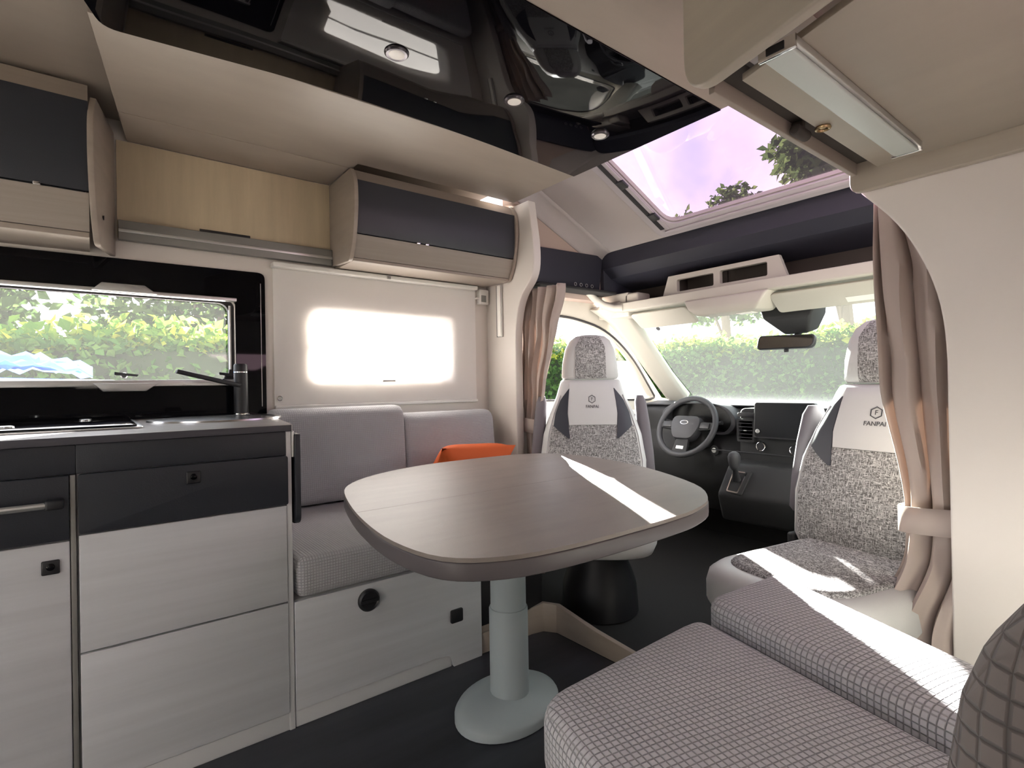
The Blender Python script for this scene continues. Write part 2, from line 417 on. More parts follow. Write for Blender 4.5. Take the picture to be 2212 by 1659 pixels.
box('kickboard', KX-.02, KX-.008, -.034, .460, 0, .050, 'white_edge', kc)
k2 = thing('kitchen_cabinet', 'narrow cabinet with towel rail on dark drawer above white door', 'cabinet', (-2.07, -.3, 0), group='kitchen units')
box('carcass', -2.48, KX-.016, -.60, -.046, .05, .878, 'white_edge', k2)
box('fascia', KX-.014, KX-.002, -.60, -.034, .808, .878, 'anthracite', k2)
box('divider_strip', KX-.016, KX-.002, -.0455, -.0345, .0, .806, 'rail_grey', k2)
d2 = box('drawer', KX-.016, KX+.002, -.60, -.047, .655, .806, 'anthracite', k2)
hd = tube('towel_rail', [(KX+.03, -.55, .745), (KX+.03, -.088, .745)], .0075, 'aluminium', d2)
box('rail_end', KX, KX+.038, -.090, -.055, .733, .757, 'black_plastic', hd, bevel=.006)
dr = box('door', KX-.016, KX, -.60, -.047, .054, .651, 'white_wood', k2)
button(dr, -.0815, .597)
box('kickboard', KX-.02, KX-.008, -.60, -.034, 0, .050, 'white_edge', k2)
wt = plate('worktop', rpoly([(-2.484, -.62), (KX+.006, -.62), (KX+.006, .463), (-2.30, .565), (-2.484, .590)], [0, 0, .01, 0, 0]), [], 'Z', .879, .897, 'worktop', base=(-2.06, 0, .88))
tag(wt, 'long grey worktop with dark front edge over the kitchen cabinets', 'worktop')
box('front_edge', KX+.004, KX+.008, -.62, .458, .8785, .8965, 'worktop_edge', wt, bevel=.001)
fl = thing('folding_flap', 'folded down worktop extension flap hanging on cabinet end', 'flap', (-1.8, .475, .59))
plate('flap_panel', rpoly([(-2.05, .60), (KX+.004, .60), (KX+.004, .868), (-2.05, .868)], [.03, .03, 0, 0]), [], 'Y', .468, .484, 'anthracite', fl, bevel=.002)
box('flap_hinge', -2.0, KX-.002, .461, .468, .80, .878, 'aluminium', fl)
hb = thing('hob', 'black glass hob set into the worktop beside the sink', 'hob', (-2.1, -.2, .897))
plate('rim', rrect(-2.40, -1.86, -.60, .115, .02), [], 'Z', .8975, .9025, 'steel', hb, bevel=.001)
plate('glass_lid', rrect(-2.385, -1.875, -.585, .10, .015), [], 'Z', .9025, .908, 'gloss_black', hb, bevel=.001)
for x, y in ((-2.02, -.19), (-2.30, -.02)): lathe('bumper', [(.018, 0), (.018, .004), (.012, .006)], (x, y, .908), 'steel', hb, n=18)
sk = thing('sink', 'round steel sink bowl let into the worktop', 'sink', (-2.2, .37, .897))
def ell(rx, ry, h): return [(-2.19+rx*math.cos(2*PI*i/48), .355+ry*math.sin(2*PI*i/48), .897+h) for i in range(48)]
loft('rim', [ell(.215, .215, .0005), ell(.213, .213, .006), ell(.195, .195, .007), ell(.19, .19, .003)], 'steel', sk, ang=50)
loft('bowl', [ell(.192, .192, .0035), ell(.188, .188, .0042), ell(.12, .12, .0045)], 'steel', sk)
fc = thing('faucet', 'matte black mixer tap with straight spout behind the sink', 'faucet', (-2.41, .478, .897))
lathe('base_ring', [(.032, 0), (.032, .006), (.028, .010)], (-2.41, .478, .898), 'chrome', fc, n=24)
lathe('body', [(.027, 0), (.026, .15), (.026, .165)], (-2.41, .478, .908), 'black_plastic', fc, n=24)
lathe('collar', [(.0262, 0), (.0262, .004)], (-2.41, .478, 1.073), 'chrome', fc, n=24)
lathe('handle_cap', [(.026, 0), (.026, .026), (.022, .032)], (-2.41, .478, 1.077), 'black_plastic', fc, n=24)
V, F = boxv(0, .235, -.014, .014, -.008, .008)
Ms = Matrix.Translation((-2.395, .472, 1.02)) @ Matrix.Rotation(math.radians(-80), 4, 'Z') @ Matrix.Rotation(math.radians(-14), 4, 'Y')
O('spout', [Ms @ Vector(v) for v in V], F, 'black_plastic', fc, bevel=.004)

# ------------------------------------------------------------------ sofa
sb = thing('sofa_base', 'white panelled sofa box beside the kitchen', 'sofa', (-2.07, .8, 0))
plate('front_panel', rpoly([(.462, .052), (.93, .052), (.992, .045), (1.005, 0), (1.127, 0), (1.127, .372), (.462, .372)], [0, .0, .02, 0, 0, 0, 0]), [], 'X', KX-.016, KX, 'white_wood', sb, bevel=.001)
box('kickboard', KX-.02, KX-.008, .462, 1.0, 0, .050, 'white_edge', sb)
box('seat_box', -2.49, KX-.018, .465, 1.122, 0, .372, 'white_edge', sb)
plate('rear_box', [(-2.49, 1.124), (-1.82, 1.124), (-1.82, 1.26), (-2.30, 1.68), (-2.49, 1.778)], [], 'Z', 0, .372, 'white_edge', sb)
vt = lathe('air_vent', [(.035, 0), (.035, .010), (.030, .016), (.026, .012), (.0, .012)], (KX, .688, .322), 'black_plastic', sb, n=28, ax='X')
box('vent_bar', KX+.012, KX+.018, .660, .716, .316, .328, 'black_plastic', vt)
so = plate('socket', rrect(.992, 1.042, .157, .204, .006), [], 'X', KX, KX+.008, 'black_plastic', sb, bevel=.002)
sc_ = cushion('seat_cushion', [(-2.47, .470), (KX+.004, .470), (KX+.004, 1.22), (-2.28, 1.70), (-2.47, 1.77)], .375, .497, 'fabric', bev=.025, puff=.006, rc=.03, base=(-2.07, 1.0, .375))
tag(sc_, 'long grey waffle fabric seat cushion on the sofa box', 'cushion')
def backcush(y0, y1, label, zt):
    P = [(-2.45, .508), (-2.30, .508), (-2.335, zt), (-2.45, zt)]
    rings = []; t = y1-y0
    for e, s in ((0, .82), (.006, .93), (.022, 1), (t-.022, 1), (t-.006, .93), (t, .82)):
        cx, cz = -2.385, (.5+zt)/2
        Q = rpoly(P, [.02, .03, .06, .02], 6)
        rings.append([(cx+(x-cx)*s, y0+e, cz+(z-cz)*(1-(1-s)*.35)) for x, z in Q])
    o = loft('back_cushion', rings, 'fabric', ang=60, base=(-2.4, (y0+y1)/2, .5))
    return tag(o, label, 'cushion', 'sofa back cushions')
backcush(.585, 1.172, 'wide grey back cushion on the sofa next to the worktop', .918)
backcush(1.176, 1.70, 'narrower grey back cushion on the sofa behind orange pillow', .876)
# orange pillow leaning on the back cushion
rings = []
for i in range(13):
    a = -1+2*i/12; w = (1-abs(a)**3.0)**.5 if abs(a) < 1 else 0
    ring = []
    for j in range(28):
        t = 2*PI*j/28; cx, cy = math.cos(t), math.sin(t)
        rr = 1/((abs(cx)**5+abs(cy)**5)**.2)
        ex = (.2+.06*(1-abs(a)))*rr*cx*(1-.0*a*a); ring.append((ex, a*.055*(1-.85*min(1, max(abs(cx), abs(cy))*rr*.999)**6), .17*rr*cy))
    rings.append(ring)
pw = []
N1, N2 = 17, 13
for s in (-1, 1):
    for i in range(N1):
        for j in range(N2):
            a, b = -1+2*i/(N1-1), -1+2*j/(N2-1)
            pin = 1-.10*(1-abs(a)**2)*abs(b)**4-.0; pin2 = 1-.10*(1-abs(b)**2)*abs(a)**4
            th = .07*((1-a**4)*(1-b**4))**.6
            pw.append((a*.215*pin2, s*th, b*.145*pin))
PF = []
for s in range(2):
    for i in range(N1-1):
        for j in range(N2-1):
            q = s*N1*N2+i*N2+j; PF.append((q, q+1, q+N2+1, q+N2))
Mp = Matrix.Translation((-2.15, 1.41, .612)) @ Matrix.Rotation(math.radians(90), 4, 'Z') @ Matrix.Rotation(math.radians(42), 4, 'X') @ Matrix.Rotation(math.radians(4), 4, 'Y')
pl = O('pillow', [Mp @ Vector(v) for v in pw], PF, 'orange', base=(-2.21, 1.40, .5), ang=80)
bm = bmesh.new(); bm.from_mesh(pl.data); bmesh.ops.remove_doubles(bm, verts=bm.verts, dist=.0005); bmesh.ops.recalc_face_normals(bm, faces=bm.faces); bm.to_mesh(pl.data); bm.free()
tag(pl, 'orange pillow leaning on the sofa back cushion', 'pillow')

# ------------------------------------------------------------------ table
TC = (-1.325, 1.06)
def supell(cx, cy, a, b, n, k=72):
    P = []
    for i in range(k):
        t = 2*PI*i/k; c, s = math.cos(t), math.sin(t)
        P.append((cx+a*math.copysign(abs(c)**(2/n), c), cy+b*math.copysign(abs(s)**(2/n), s)))
    return P
tb = thing('table', 'taupe dining table with rounded corners on pale column', 'table', (-1.32, 1.005, 0))
CP = [(-1.599, .597), (-1.393, .535), (-1.19, .492), (-1.0, .472), (-.849, .496), (-.775, .586), (-.748, .72), (-.742, .90), (-.745, 1.05), (-.759, 1.17), (-.81, 1.30), (-.949, 1.448), (-1.245, 1.600), (-1.534, 1.670), (-1.70, 1.672), (-1.805, 1.632), (-1.875, 1.54), (-1.905, 1.40), (-1.912, 1.112), (-1.872, .92), (-1.80, .77), (-1.71, .665)]
OUT = []
for i_ in range(len(CP)):
    q0, q1, q2, q3 = [Vector(CP[(i_+k) % len(CP)]) for k in (-1, 0, 1, 2)]
    for t_ in (0, .25, .5, .75):
        OUT.append(tuple(.5*((2*q1)+(-q0+q2)*t_+(2*q0-5*q1+4*q2-q3)*t_**2+(-q0+3*q1-3*q2+q3)*t_**3)))
ex = -1.293
def split(P, x0, keep):
    R = []
    for i, p in enumerate(P):
        q = P[(i+1) % len(P)]
        if (p[0]-x0)*keep >= 0: R.append(p)
        if (p[0]-x0)*(q[0]-x0) < 0:
            t = (x0-p[0])/(q[0]-p[0]); R.append((x0, p[1]+t*(q[1]-p[1])))
    return R
cen = (-1.32, 1.06)
shr = [(cen[0]+(x-cen[0])*.997, cen[1]+(y-cen[1])*.997) for x, y in OUT]
for kp, nm in ((1, 'table_leaf'), (-1, 'table_leaf')):
    plate(nm, split(shr, ex+kp*.0007, kp), [], 'Z', .682, .6905, 'table_top', tb, bevel=.0, seg=2)
plate('edge_band', OUT, [], 'Z', .648, .6815, 'table_edge', tb, bevel=.003)
box('slide_frame', -1.62, -1.02, .72, 1.32, .63, .6475, 'table_edge', tb)
cxy = (-1.32, 1.005)
lathe('column_stage', [(.050, 0), (.050, .20)], (*cxy, .43), 'pedestal', tb, n=36)
lathe('column_stage', [(.055, 0), (.055, .225), (.053, .23), (.050, .23)], (*cxy, .28), 'pedestal', tb, n=36)
lathe('column_stage', [(.060, 0), (.060, .265), (.058, .27), (.054, .27)], (*cxy, .05), 'pedestal', tb, n=36)
ft = [(.0, 0), (1, .002), (1, .022), (.97, .030), (.85, .040), (.55, .055), (.42, .062)]
rings = []
for s, z in ft[1:]:
    rings.append([(cxy[0]-.01+(.145*s)*math.cos(2*PI*i/48)-(.02*s)*math.sin(2*PI*i/48), cxy[1]+(.185*s)*math.sin(2*PI*i/48), z) for i in range(48)])
loft('base_plate', rings, 'pedestal', tb, ang=50)

# ------------------------------------------------------------------ bench on the right
bb = thing('bench_base', 'pale bench box under the two grey seat cushions', 'bench', (-.3, .95, 0))
plate('bench_box', [(-.64, .62), (.10, .42), (.10, 1.20), (-.60, 1.36), (-.66, 1.10)], [], 'Z', 0, .338, 'white_edge', bb)
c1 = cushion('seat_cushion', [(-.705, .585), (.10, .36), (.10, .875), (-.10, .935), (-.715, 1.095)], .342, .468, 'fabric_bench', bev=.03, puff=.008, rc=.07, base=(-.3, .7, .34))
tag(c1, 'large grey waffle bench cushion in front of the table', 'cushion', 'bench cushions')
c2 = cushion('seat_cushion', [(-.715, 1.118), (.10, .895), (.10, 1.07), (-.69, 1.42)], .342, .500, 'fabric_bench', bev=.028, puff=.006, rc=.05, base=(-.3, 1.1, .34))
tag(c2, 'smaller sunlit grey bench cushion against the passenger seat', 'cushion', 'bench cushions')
rings = []
for z, s, x0 in ((.48, .9, -.11), (.52, 1, -.125), (.70, 1, -.116), (.78, 1, -.104), (.815, .96, -.092), (.85, .9, -.07), (.875, .75, -.03)):
    rings.append([(p[0], p[1], z) for p in rrect(x0, .11, .5-.06*s, .5+.06*s, .04*s)])
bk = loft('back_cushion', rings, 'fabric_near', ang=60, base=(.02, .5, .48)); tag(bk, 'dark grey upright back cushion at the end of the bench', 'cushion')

# ------------------------------------------------------------------ overhead lockers, niche, rail (left)
LP = rpoly([(-2.497, 1.572), (-2.262, 1.557), (-2.215, 1.64), (-2.188, 1.78), (-2.192, 1.90), (-2.235, 1.953), (-2.497, 1.953)], [0, .02, .06, .05, .05, .0, 0])
def lfront(z):
    T = [(1.572, -2.252), (1.64, -2.222), (1.70, -2.205), (1.78, -2.197), (1.90, -2.199), (1.953, -2.232)]
    for (za, xa), (zb, xb) in zip(T, T[1:]):
        if z <= zb: return xa+(xb-xa)*(z-za)/(zb-za)
    return T[-1][1]
def locker(name, label, y0, y1, ends, k=1., chrome=()):
    Z = lambda z: 1.572+(z-1.572)*k-(.04 if k > 1 else 0)          # a taller locker stretches the same profile
    L_ = thing(name, label, 'locker', (-2.35, (y0+y1)/2, Z(1.56)), group='overhead lockers')
    for a, b in ends: plate('side_panel', LP, [], 'Y', a, b, 'beige', L_, bevel=.003)
    def cur(nm, z0, z1, m, off, par):
        zs = [z0+(z1-z0)*i/8 for i in range(9)]
        prof = [(lfront(z)+off, Z(z)) for z in zs]+[(lfront(z)-.014+off, Z(z)) for z in reversed(zs)]
        return plate(nm, prof, [], 'Y', y0, y1, m, par)
    d = cur('door', 1.672, 1.898, 'anthracite', -.004, L_)
    cur('lower_strip', 1.575, 1.668, 'locker_strip', -.008, L_)
    cur('top_strip', 1.900, 1.952, 'beige', -.012, L_)
    box('bottom', -2.495, -2.262, y0, y1, Z(1.560), Z(1.574), 'beige', L_)
    box('back', -2.497, -2.485, y0, y1, Z(1.575), Z(1.953), 'beige', L_)
    box('shadow_gap', -2.30, -2.228, y0+.01, y1-.01, Z(1.6685), Z(1.6715), 'black_plastic', L_, bevel=0)
    for yc in chrome:
        box('catch', lfront(1.67)-.010, lfront(1.67)+.0005, yc-.009, yc+.009, Z(1.666), Z(1.6745), 'chrome', d, bevel=.001)
    return L_
locker('overhead_locker', 'overhead locker with dark door above the white blind', .904, 1.762, ((.885, .903), (1.763, 1.781)), chrome=(1.20, 1.245))
L2 = locker('overhead_locker', 'overhead locker with dark door above the kitchen window', -.90, -.002, (), k=1.275, chrome=(-.13,))
# slanted end panel of the kitchen locker
V = []
for x, z in LP:
    t = (x+2.19)/(-2.497+2.19); V.append((x, .012+.062*t, 1.572+(z-1.572)*1.22-.06))
n = len(V); V2 = V+[(x, y-.018, z) for x, y, z in V]
sp2 = O('side_panel', V2, [tuple(range(n)), tuple(range(n, 2*n))]+[(i, (i+1) % n, (i+1) % n+n, i+n) for i in range(n)], 'beige', L2, bevel=.003)
lathe('screw_cap', [(.008, 0), (.008, .002)], (-2.30, .036, 1.60), 'black_plastic', sp2, n=12, ax='Y')
nt_ = thing('open_niche', 'open niche with warm maple back between the overhead lockers', 'niche', (-2.495, .48, 1.585))
ni = box('back_panel', -2.498, -2.492, .08, .884, 1.585, 1.953, 'maple', nt_, bevel=0)
box('recess_grip', -2.4925, -2.488, .35, .54, 1.648, 1.662, 'black_plastic', ni, bevel=.003)
rl = thing('niche_rail', 'grey aluminium profile rail along the bottom of the niche', 'rail', (-2.46, .48, 1.57))
box('rail_body', -2.490, -2.462, .082, .884, 1.572, 1.645, 'rail_grey', rl)
box('bright_strip', -2.463, -2.459, .082, .884, 1.600, 1.613, 'aluminium', rl)
# blind over window 2
bl = thing('roller_blind', 'closed white cassette blind glowing over the sofa', 'blind', (-2.46, 1.16, .92))
N = 24; V = []; F = []
for i in range(N+1):
    for j in range(13):
        y = .628+1.07*i/N; z = .925+.628*j/12; V.append((-2.490+.0012*math.sin(y*9+z*4)+.0008*math.sin(z*23+y*3), y, z))
for i in range(N):
    for j in range(12): q = i*13+j; F.append((q, q+1, q+14, q+13))
O('fabric', V, F, 'blind', bl)
box('cassette', -2.498, -2.445, .62, 1.69, 1.535, 1.5565, 'plastic_white', bl, bevel=.005)
box('hem_bar', -2.492, -2.478, .628, 1.70, .914, .930, 'plastic_white', bl, bevel=.004)
tube('eyelet', [(-2.482, .648+.010*math.cos(t*PI/6), .962+.010*math.sin(t*PI/6)) for t in range(12)], .002, 'steel', bl, closed=True, n=6)
box('cassette_clip', -2.446, -2.438, 1.147, 1.165, 1.536, 1.550, 'rail_grey', bl)
box('window_clasp', -2.4845, -2.474, 1.13, 1.20, 1.030, 1.042, 'plastic_white', bl, bevel=.003)
th = thing('control_panel', 'small white wall control with grey display beside the blind', 'thermostat', (-2.48, 1.755, 1.46))
box('housing', -2.498, -2.465, 1.715, 1.778, 1.462, 1.546, 'plastic_white', th, bevel=.006)
box('display', -2.4655, -2.4635, 1.724, 1.757, 1.474, 1.512, 'lcd', th, bevel=.001)
box('bracket', -2.498, -2.47, 1.700, 1.7145, 1.49, 1.50, 'plastic_white', th)
pf = thing('cable_profile', 'vertical aluminium lamp profile on the cream bulkhead', 'lamp', (-2.37, 1.775, 1.27))
box('profile', -2.392, -2.345, 1.772, 1.7845, 1.27, 1.556, 'aluminium', pf, bevel=.002)
box('slot', -2.386, -2.381, 1.7705, 1.773, 1.272, 1.555, 'black_plastic', pf, bevel=0)
box('lamp_cover', -2.378, -2.347, 1.766, 1.773, 1.274, 1.555, 'lens', pf, bevel=.003)

# ------------------------------------------------------------------ drop down bed underside
bd = thing('drop_down_bed', 'raised drop down bed with beige and glossy black underside', 'bed', (-1.25, .9, 1.955))
plate('beige_panel', [(-2.245, .078), (-1.70, 0.0), (-1.70, 1.745), (-2.185, 1.745), (-2.185, .90), (-2.245, .90)], [], 'Z', 1.956, 1.975, 'beige', bd, bevel=.0015)
plate('beige_panel', [(-2.495, .114), (-2.246, .078), (-2.246, .884), (-2.495, .884)], [], 'Z', 1.956, 1.975, 'beige', bd, bevel=.0)
BK = rpoly([(-1.745, .03), (-1.012, -.25), (-1.012, 1.747), (-1.742, 1.747), (-1.695, 1.15), (-1.686, .55)], [.04, 0, 0, 0, .2, .2])
plate('black_panel', BK, [], 'Z', 1.9535, 1.97, 'gloss_black', bd, bevel=.001)
plate('beige_panel', [(-1.011, -.25), (-.645, -.25), (-.645, 1.745), (-1.011, 1.745)], [], 'Z', 1.956, 1.975, 'beige', bd, bevel=.0015)
plate('bed_frame', [(-2.18, .10), (-1.65, .02), (-.65, -.22), (-.65, 1.73), (-2.18, 1.73)], [], 'Z', 1.976, 2.026, 'brown_dark', bd)
for y, lab in ((.692, 'round spotlight of the black bed panel farthest from the skylight'), (1.119, 'middle one of three round spotlights in the black bed panel'), (1.537, 'round spotlight of the black bed panel beside the skylight')):
    s = thing('ceiling_spotlight', lab, 'spotlight', (-1.388, y, 1.954), group='spotlights in the black panel')
    lathe('ring', [(.022, -.006), (.030, -.007), (.0345, -.003), (.035, 0)], (-1.388, y, 1.9533), 'spot_ring', s, n=32)
    lathe('lens', [(.0, -.0078), (.015, -.0078), (.0225, -.0066), (.0225, -.005)], (-1.388, y, 1.9533), 'lens', s, n=32)

# ------------------------------------------------------------------ overhead cabinet on the right
oc = thing('overhead_cabinet', 'beige overhead cabinet with angled rounded end panel above the bench', 'cabinet', (-.25, 1.35, 1.545))
plate('underside', [(-.550, 1.03), (.10, .82), (.10, 1.755), (-.546, 1.755)], [], 'Z', 1.602, 1.616, 'beige_x', oc, bevel=.001)
plate('groove', [(-.597, 1.02), (-.540, 1.01), (-.536, 1.757), (-.597, 1.757)], [], 'Z', 1.628, 1.64, 'brown_dark', oc)  # dark plate puts the shade inside the open gap into its colour
box('door', -.612, -.598, 1.01, 1.757, 1.594, 1.95, 'beige', oc)
plate('front_board', rpoly([(-.618, 1.545), (.11, 1.545), (.11, 1.95), (-.618, 1.95)], [.03, 0, 0, 0]), [], 'Y', 1.758, 1.782, 'beige_x', oc, bevel=.004)
u_ = Vector((.755, -.222, 0)).normalized(); v_ = Vector((.222, .755, 0)).normalized()
ep = rpoly([(0, 1.583), (.79, 1.583), (.79, 1.953), (0, 1.953)], [.085, 0, 0, 0], 9)
plate('end_panel', ep, [], 'Y', 0, .026, 'beige_x', oc, xf=lambda p: Vector((-.645, .970, 0))+u_*p.x+v_*p.y+Vector((0, 0, p.z)), bevel=.006)
la = thing('light_bar', 'aluminium light bar with frosted cover under the overhead cabinet', 'lamp', (-.465, 1.32, 1.585))
def lb(x): return x
box('profile', -.481, -.417, .965, 1.655, 1.586, 1.6015, 'aluminium', la, bevel=.002)
box('cover', -.475, -.423, .969, 1.651, 1.578, 1.5865, 'diffuser', la, bevel=.004)
for y in (.963, 1.657): box('end_cap', -.482, -.416, y-.0035, y+.0035, 1.577, 1.6015, 'chrome', la, bevel=.001)
box('socket_hole', -.467, -.435, .9583, .9596, 1.583, 1.597, 'black_plastic', la, bevel=0)
kt = thing('cabinet_latch', 'brown ribbed turn latch with brass ring on cabinet door', 'latch', (-.575, 1.35, 1.59))
lathe('latch_barrel', [(.010, 0), (.0135, .003), (.0135, .06), (.010, .063)], (-.578, 1.32, 1.598), 'brown_dark', kt, n=14, ax='Y')
box('latch_mount', -.597, -.570, 1.345, 1.36, 1.598, 1.626, 'brown_dark', kt)
tube('latch_ring', [(-.536+.014*math.cos(t*PI/8), 1.372+.014*math.sin(t*PI/8), 1.5985) for t in range(16)], .004, 'brass', kt, closed=True, n=8)
lathe('latch_pin', [(.0, -.004), (.006, -.003), (.006, 0.0)], (-.536, 1.372, 1.6015), 'brass', kt, n=12)

# ------------------------------------------------------------------ overcab: sloping headliner with skylight, dark surround
SY0, SZ0, SY1, SZ1 = 1.76, 2.095, 2.43, 1.785
def slope(y): return SZ0+(SZ1-SZ0)*(y-SY0)/(SY1-SY0)
def onslope(p, off=0):                                   # p: (x, y, h) h above slope
    nrm = Vector((0, SZ0-SZ1, SY1-SY0)).normalized(); b = Vector((p.x, p.y, slope(p.y))); return b+nrm*p.z
SKY = rpoly([(-1.66, 1.70), (-.66, 1.70), (-.66, 2.345), (-1.66, 2.345)], [.02, .02, .07, .07], 6)
hl = struct(plate('ceiling_cab', [(-2.20, 1.70), (-.33, 1.70), (-.33, 2.432), (-2.20, 2.432)], [SKY], 'Z', 0, .02, 'cab_grey', xf=onslope), 'grey sloping headliner around the skylight')
W4 = struct(plate('window_4', rpoly([(-1.76, 1.68), (-.58, 1.68), (-.58, 2.422), (-1.76, 2.422)], [.02, .02, .05, .05]), [rpoly([(-1.665, 1.72), (-.655, 1.72), (-.655, 2.35), (-1.665, 2.35)], [.02, .02, .07, .07])], 'Z', -.012, -.001, 'skylight_frame', xf=onslope, bevel=.003), 'large pink tinted skylight over the cab')
plate('pane', rpoly([(-1.68, 1.68), (-.64, 1.68), (-.64, 2.36), (-1.68, 2.36)], [.02, .02, .07, .07]), [], 'Z', .022, .026, 'glass_pink', W4, xf=onslope)
plate('inner_rail', [(-1.715, 1.70), (-1.69, 1.70), (-1.69, 2.36), (-1.715, 2.36)], [], 'Z', -.020, -.012, 'rubber', W4, xf=onslope, bevel=.002)
plate('inner_rail', [(-1.69, 1.70), (-1.668, 1.70), (-1.668, 2.37), (-1.69, 2.37)], [], 'Z', -.018, -.004, 'skylight_frame', W4, xf=onslope, bevel=.002)
plate('front_rail', [(-1.70, 2.375), (-.62, 2.375), (-.62, 2.395), (-1.70, 2.395)], [], 'Z', -.022, -.012, 'skylight_frame', W4, xf=onslope, bevel=.003)
for y in (2.02, 2.26):
    plate('latch', [(-1.70, y-.025), (-1.655, y-.025), (-1.655, y+.02), (-1.70, y+.02)], [], 'Z', -.034, -.018, 'black_plastic', W4, xf=onslope, bevel=.005)
struct(plate('wall_cab_left', [(1.835, 1.50), (2.45, 1.50), (2.45, 1.80), (1.76, 2.12), (1.76, 1.97), (1.835, 1.97)], [], 'X', -2.30, -2.22, 'cab_rose'), 'rosy grey side of the overcab recess')
cv = []
for i in range(7):
    t = i/6*PI/2; cv.append((.09*(1-math.sin(t)), .09*(1-math.cos(t))))
V = []; F = []
for k, y in enumerate((1.78, 1.95, 2.12, 2.28, 2.43)):
    for dx, dz in cv: V.append((-2.218+dx, y, slope(y)-dz-.001))
for k in range(4):
    for i in range(6): q = k*7+i; F.append((q, q+1, q+8, q+7))
struct(O('trim_1', V, F, 'cab_grey', solid=.004), 'curved cove between headliner and overcab side')
ds = thing('overcab_surround', 'dark navy surround below the skylight with four buttons', 'panel', (-1.3, 2.4, 1.55))
plate('side_panel', rpoly([(1.842, 1.545), (2.30, 1.545), (2.40, 1.545), (2.435, 1.772), (1.842, 1.756)], [.03, 0, .02, 0, 0]), [], 'X', -2.218, -2.195, 'cab_navy', ds, bevel=.004)
box('corner_panel', -2.30, -2.19, 2.436, 2.80, 1.545, 1.81, 'cab_navy', ds)
plate('front_panel', [(2.432, 1.776), (2.428, 1.690), (2.50, 1.640), (2.70, 1.585), (2.72, 1.60), (2.52, 1.665), (2.45, 1.70), (2.45, 1.815)], [], 'X', -2.194, -.33, 'cab_navy', ds, ang=12)
for i in range(4):
    y = 2.195+i*.046
    b = lathe('switch_button', [(.0095, 0), (.0095, .003), (.007, .005), (0.0, .004)], (-2.195, y, 1.580), 'black_plastic', ds, n=16, ax='X')
    tube('button_ring', [(-2.191, y+.009*math.cos(a*PI/8), 1.580+.009*math.sin(a*PI/8)) for a in range(16)], .0017, 'aluminium', b, closed=True, n=6)
box('lower_ledge', -2.218, -2.10, 1.842, 2.45, 1.528, 1.5448, 'cab_dark', ds, bevel=.006)

# ------------------------------------------------------------------ cab header shelf, visors, console
hs = thing('header_shelf', 'beige cab header shelf with two open pockets', 'shelf', (-1.25, 2.6, 1.42))
hp = rpoly([(2.47, 1.425), (2.80, 1.425), (2.80, 1.462), (2.50, 1.462), (2.485, 1.478), (2.47, 1.478)], [.012, 0, 0, 0, 0, .005])
plate('shelf_lip', hp, [], 'X', -2.10, -.33, 'cab_beige', hs, bevel=.002)
tube('curved_end', [(-2.08, 2.485, 1.45), (-2.14, 2.47, 1.455), (-2.185, 2.42, 1.475), (-2.20, 2.36, 1.51), (-2.20, 2.30, 1.55)], [.026, .026, .024, .022, .02], 'cab_beige', hs, n=12)
pk = [(-1.84, 1.478), (-1.15, 1.478), (-1.19, 1.592), (-1.80, 1.592)]
h1 = rrect(-1.745, -1.525, 1.500, 1.566, .008, 3); h2 = rrect(-1.490, -1.245, 1.503, 1.570, .008, 3)
plate('pocket_front', pk, [h1, h2], 'Y', 2.53, 2.556, 'cab_beige', hs)
boxes('pocket_lining', [(-1.76, -1.51, 2.64, 2.65, 1.48, 1.59), (-1.505, -1.23, 2.64, 2.65, 1.48, 1.59), (-1.77, -1.75, 2.556, 2.65, 1.48, 1.585), (-1.24, -1.22, 2.556, 2.65, 1.48, 1.585), (-1.77, -1.22, 2.556, 2.65, 1.585, 1.59)], 'brown_dark', hs)
box('end_block', -2.09, -1.99, 2.50, 2.62, 1.463, 1.535, 'cab_beige', hs, bevel=.012)
box('corner_filler', -2.299, -2.06, 2.50, 2.80, 1.40, 1.544, 'cab_beige', hs, bevel=.01)
plate('shelf_back', [(2.70, 1.463), (2.80, 1.463), (2.80, 1.62), (2.725, 1.62), (2.70, 1.583)], [], 'X', -2.299, -.33, 'brown_dark', hs)
def visor(x0, x1, label):
    v = thing('sun_visor', label, 'sun visor', ((x0+x1)/2, 2.58, 1.33), group='sun visors')
    P = rpoly([(x0, 0), (x1, 0), (x1, .125), (x0, .125)], [.03, .03, .02, .02])
    xf = lambda p: Vector((p.x, 2.505+p.z*.95+p.y, 1.406-p.z*.62+p.y*.6))
    plate('visor_panel', P, [], 'Y', 0, .02, 'cab_beige', v, xf=xf, bevel=.007)
    return v, xf
visor(-2.06, -1.675, 'cream sun visor folded up above the driver side windshield')
v2, xf2 = visor(-1.235, -.62, 'cream sun visor with label above the passenger side windshield')
plate('visor_label', [(-.93, .075), (-.76, .075), (-.76, .105), (-.93, .105)], [], 'Y', -.0012, .0004, 'plastic_white', v2, xf=xf2)
co = thing('roof_console', 'cream overhead lamp console above the rear view mirror', 'console', (-1.43, 2.5, 1.35))
rings = [[(x, y, z) for x, y, z in ((-1.645+i, 2.44+j, 1.428), (-1.215-i, 2.44+j, 1.424), (-1.215-i, 2.70, 1.424), (-1.645+i, 2.70, 1.428))] for i, j in ((0, .02),)]
cons = [[(-1.66, 2.455, 1.43), (-1.21, 2.455, 1.428), (-1.18, 2.66, 1.43), (-1.66, 2.66, 1.43)], [(-1.625, 2.445, 1.375), (-1.245, 2.445, 1.372), (-1.23, 2.64, 1.385), (-1.63, 2.64, 1.388)], [(-1.585, 2.46, 1.342), (-1.275, 2.46, 1.340), (-1.26, 2.62, 1.345), (-1.595, 2.62, 1.347)]]
loft('console_body', [[tuple(p) for p in rg] for rg in cons], 'cab_beige', co, bevel=.012)
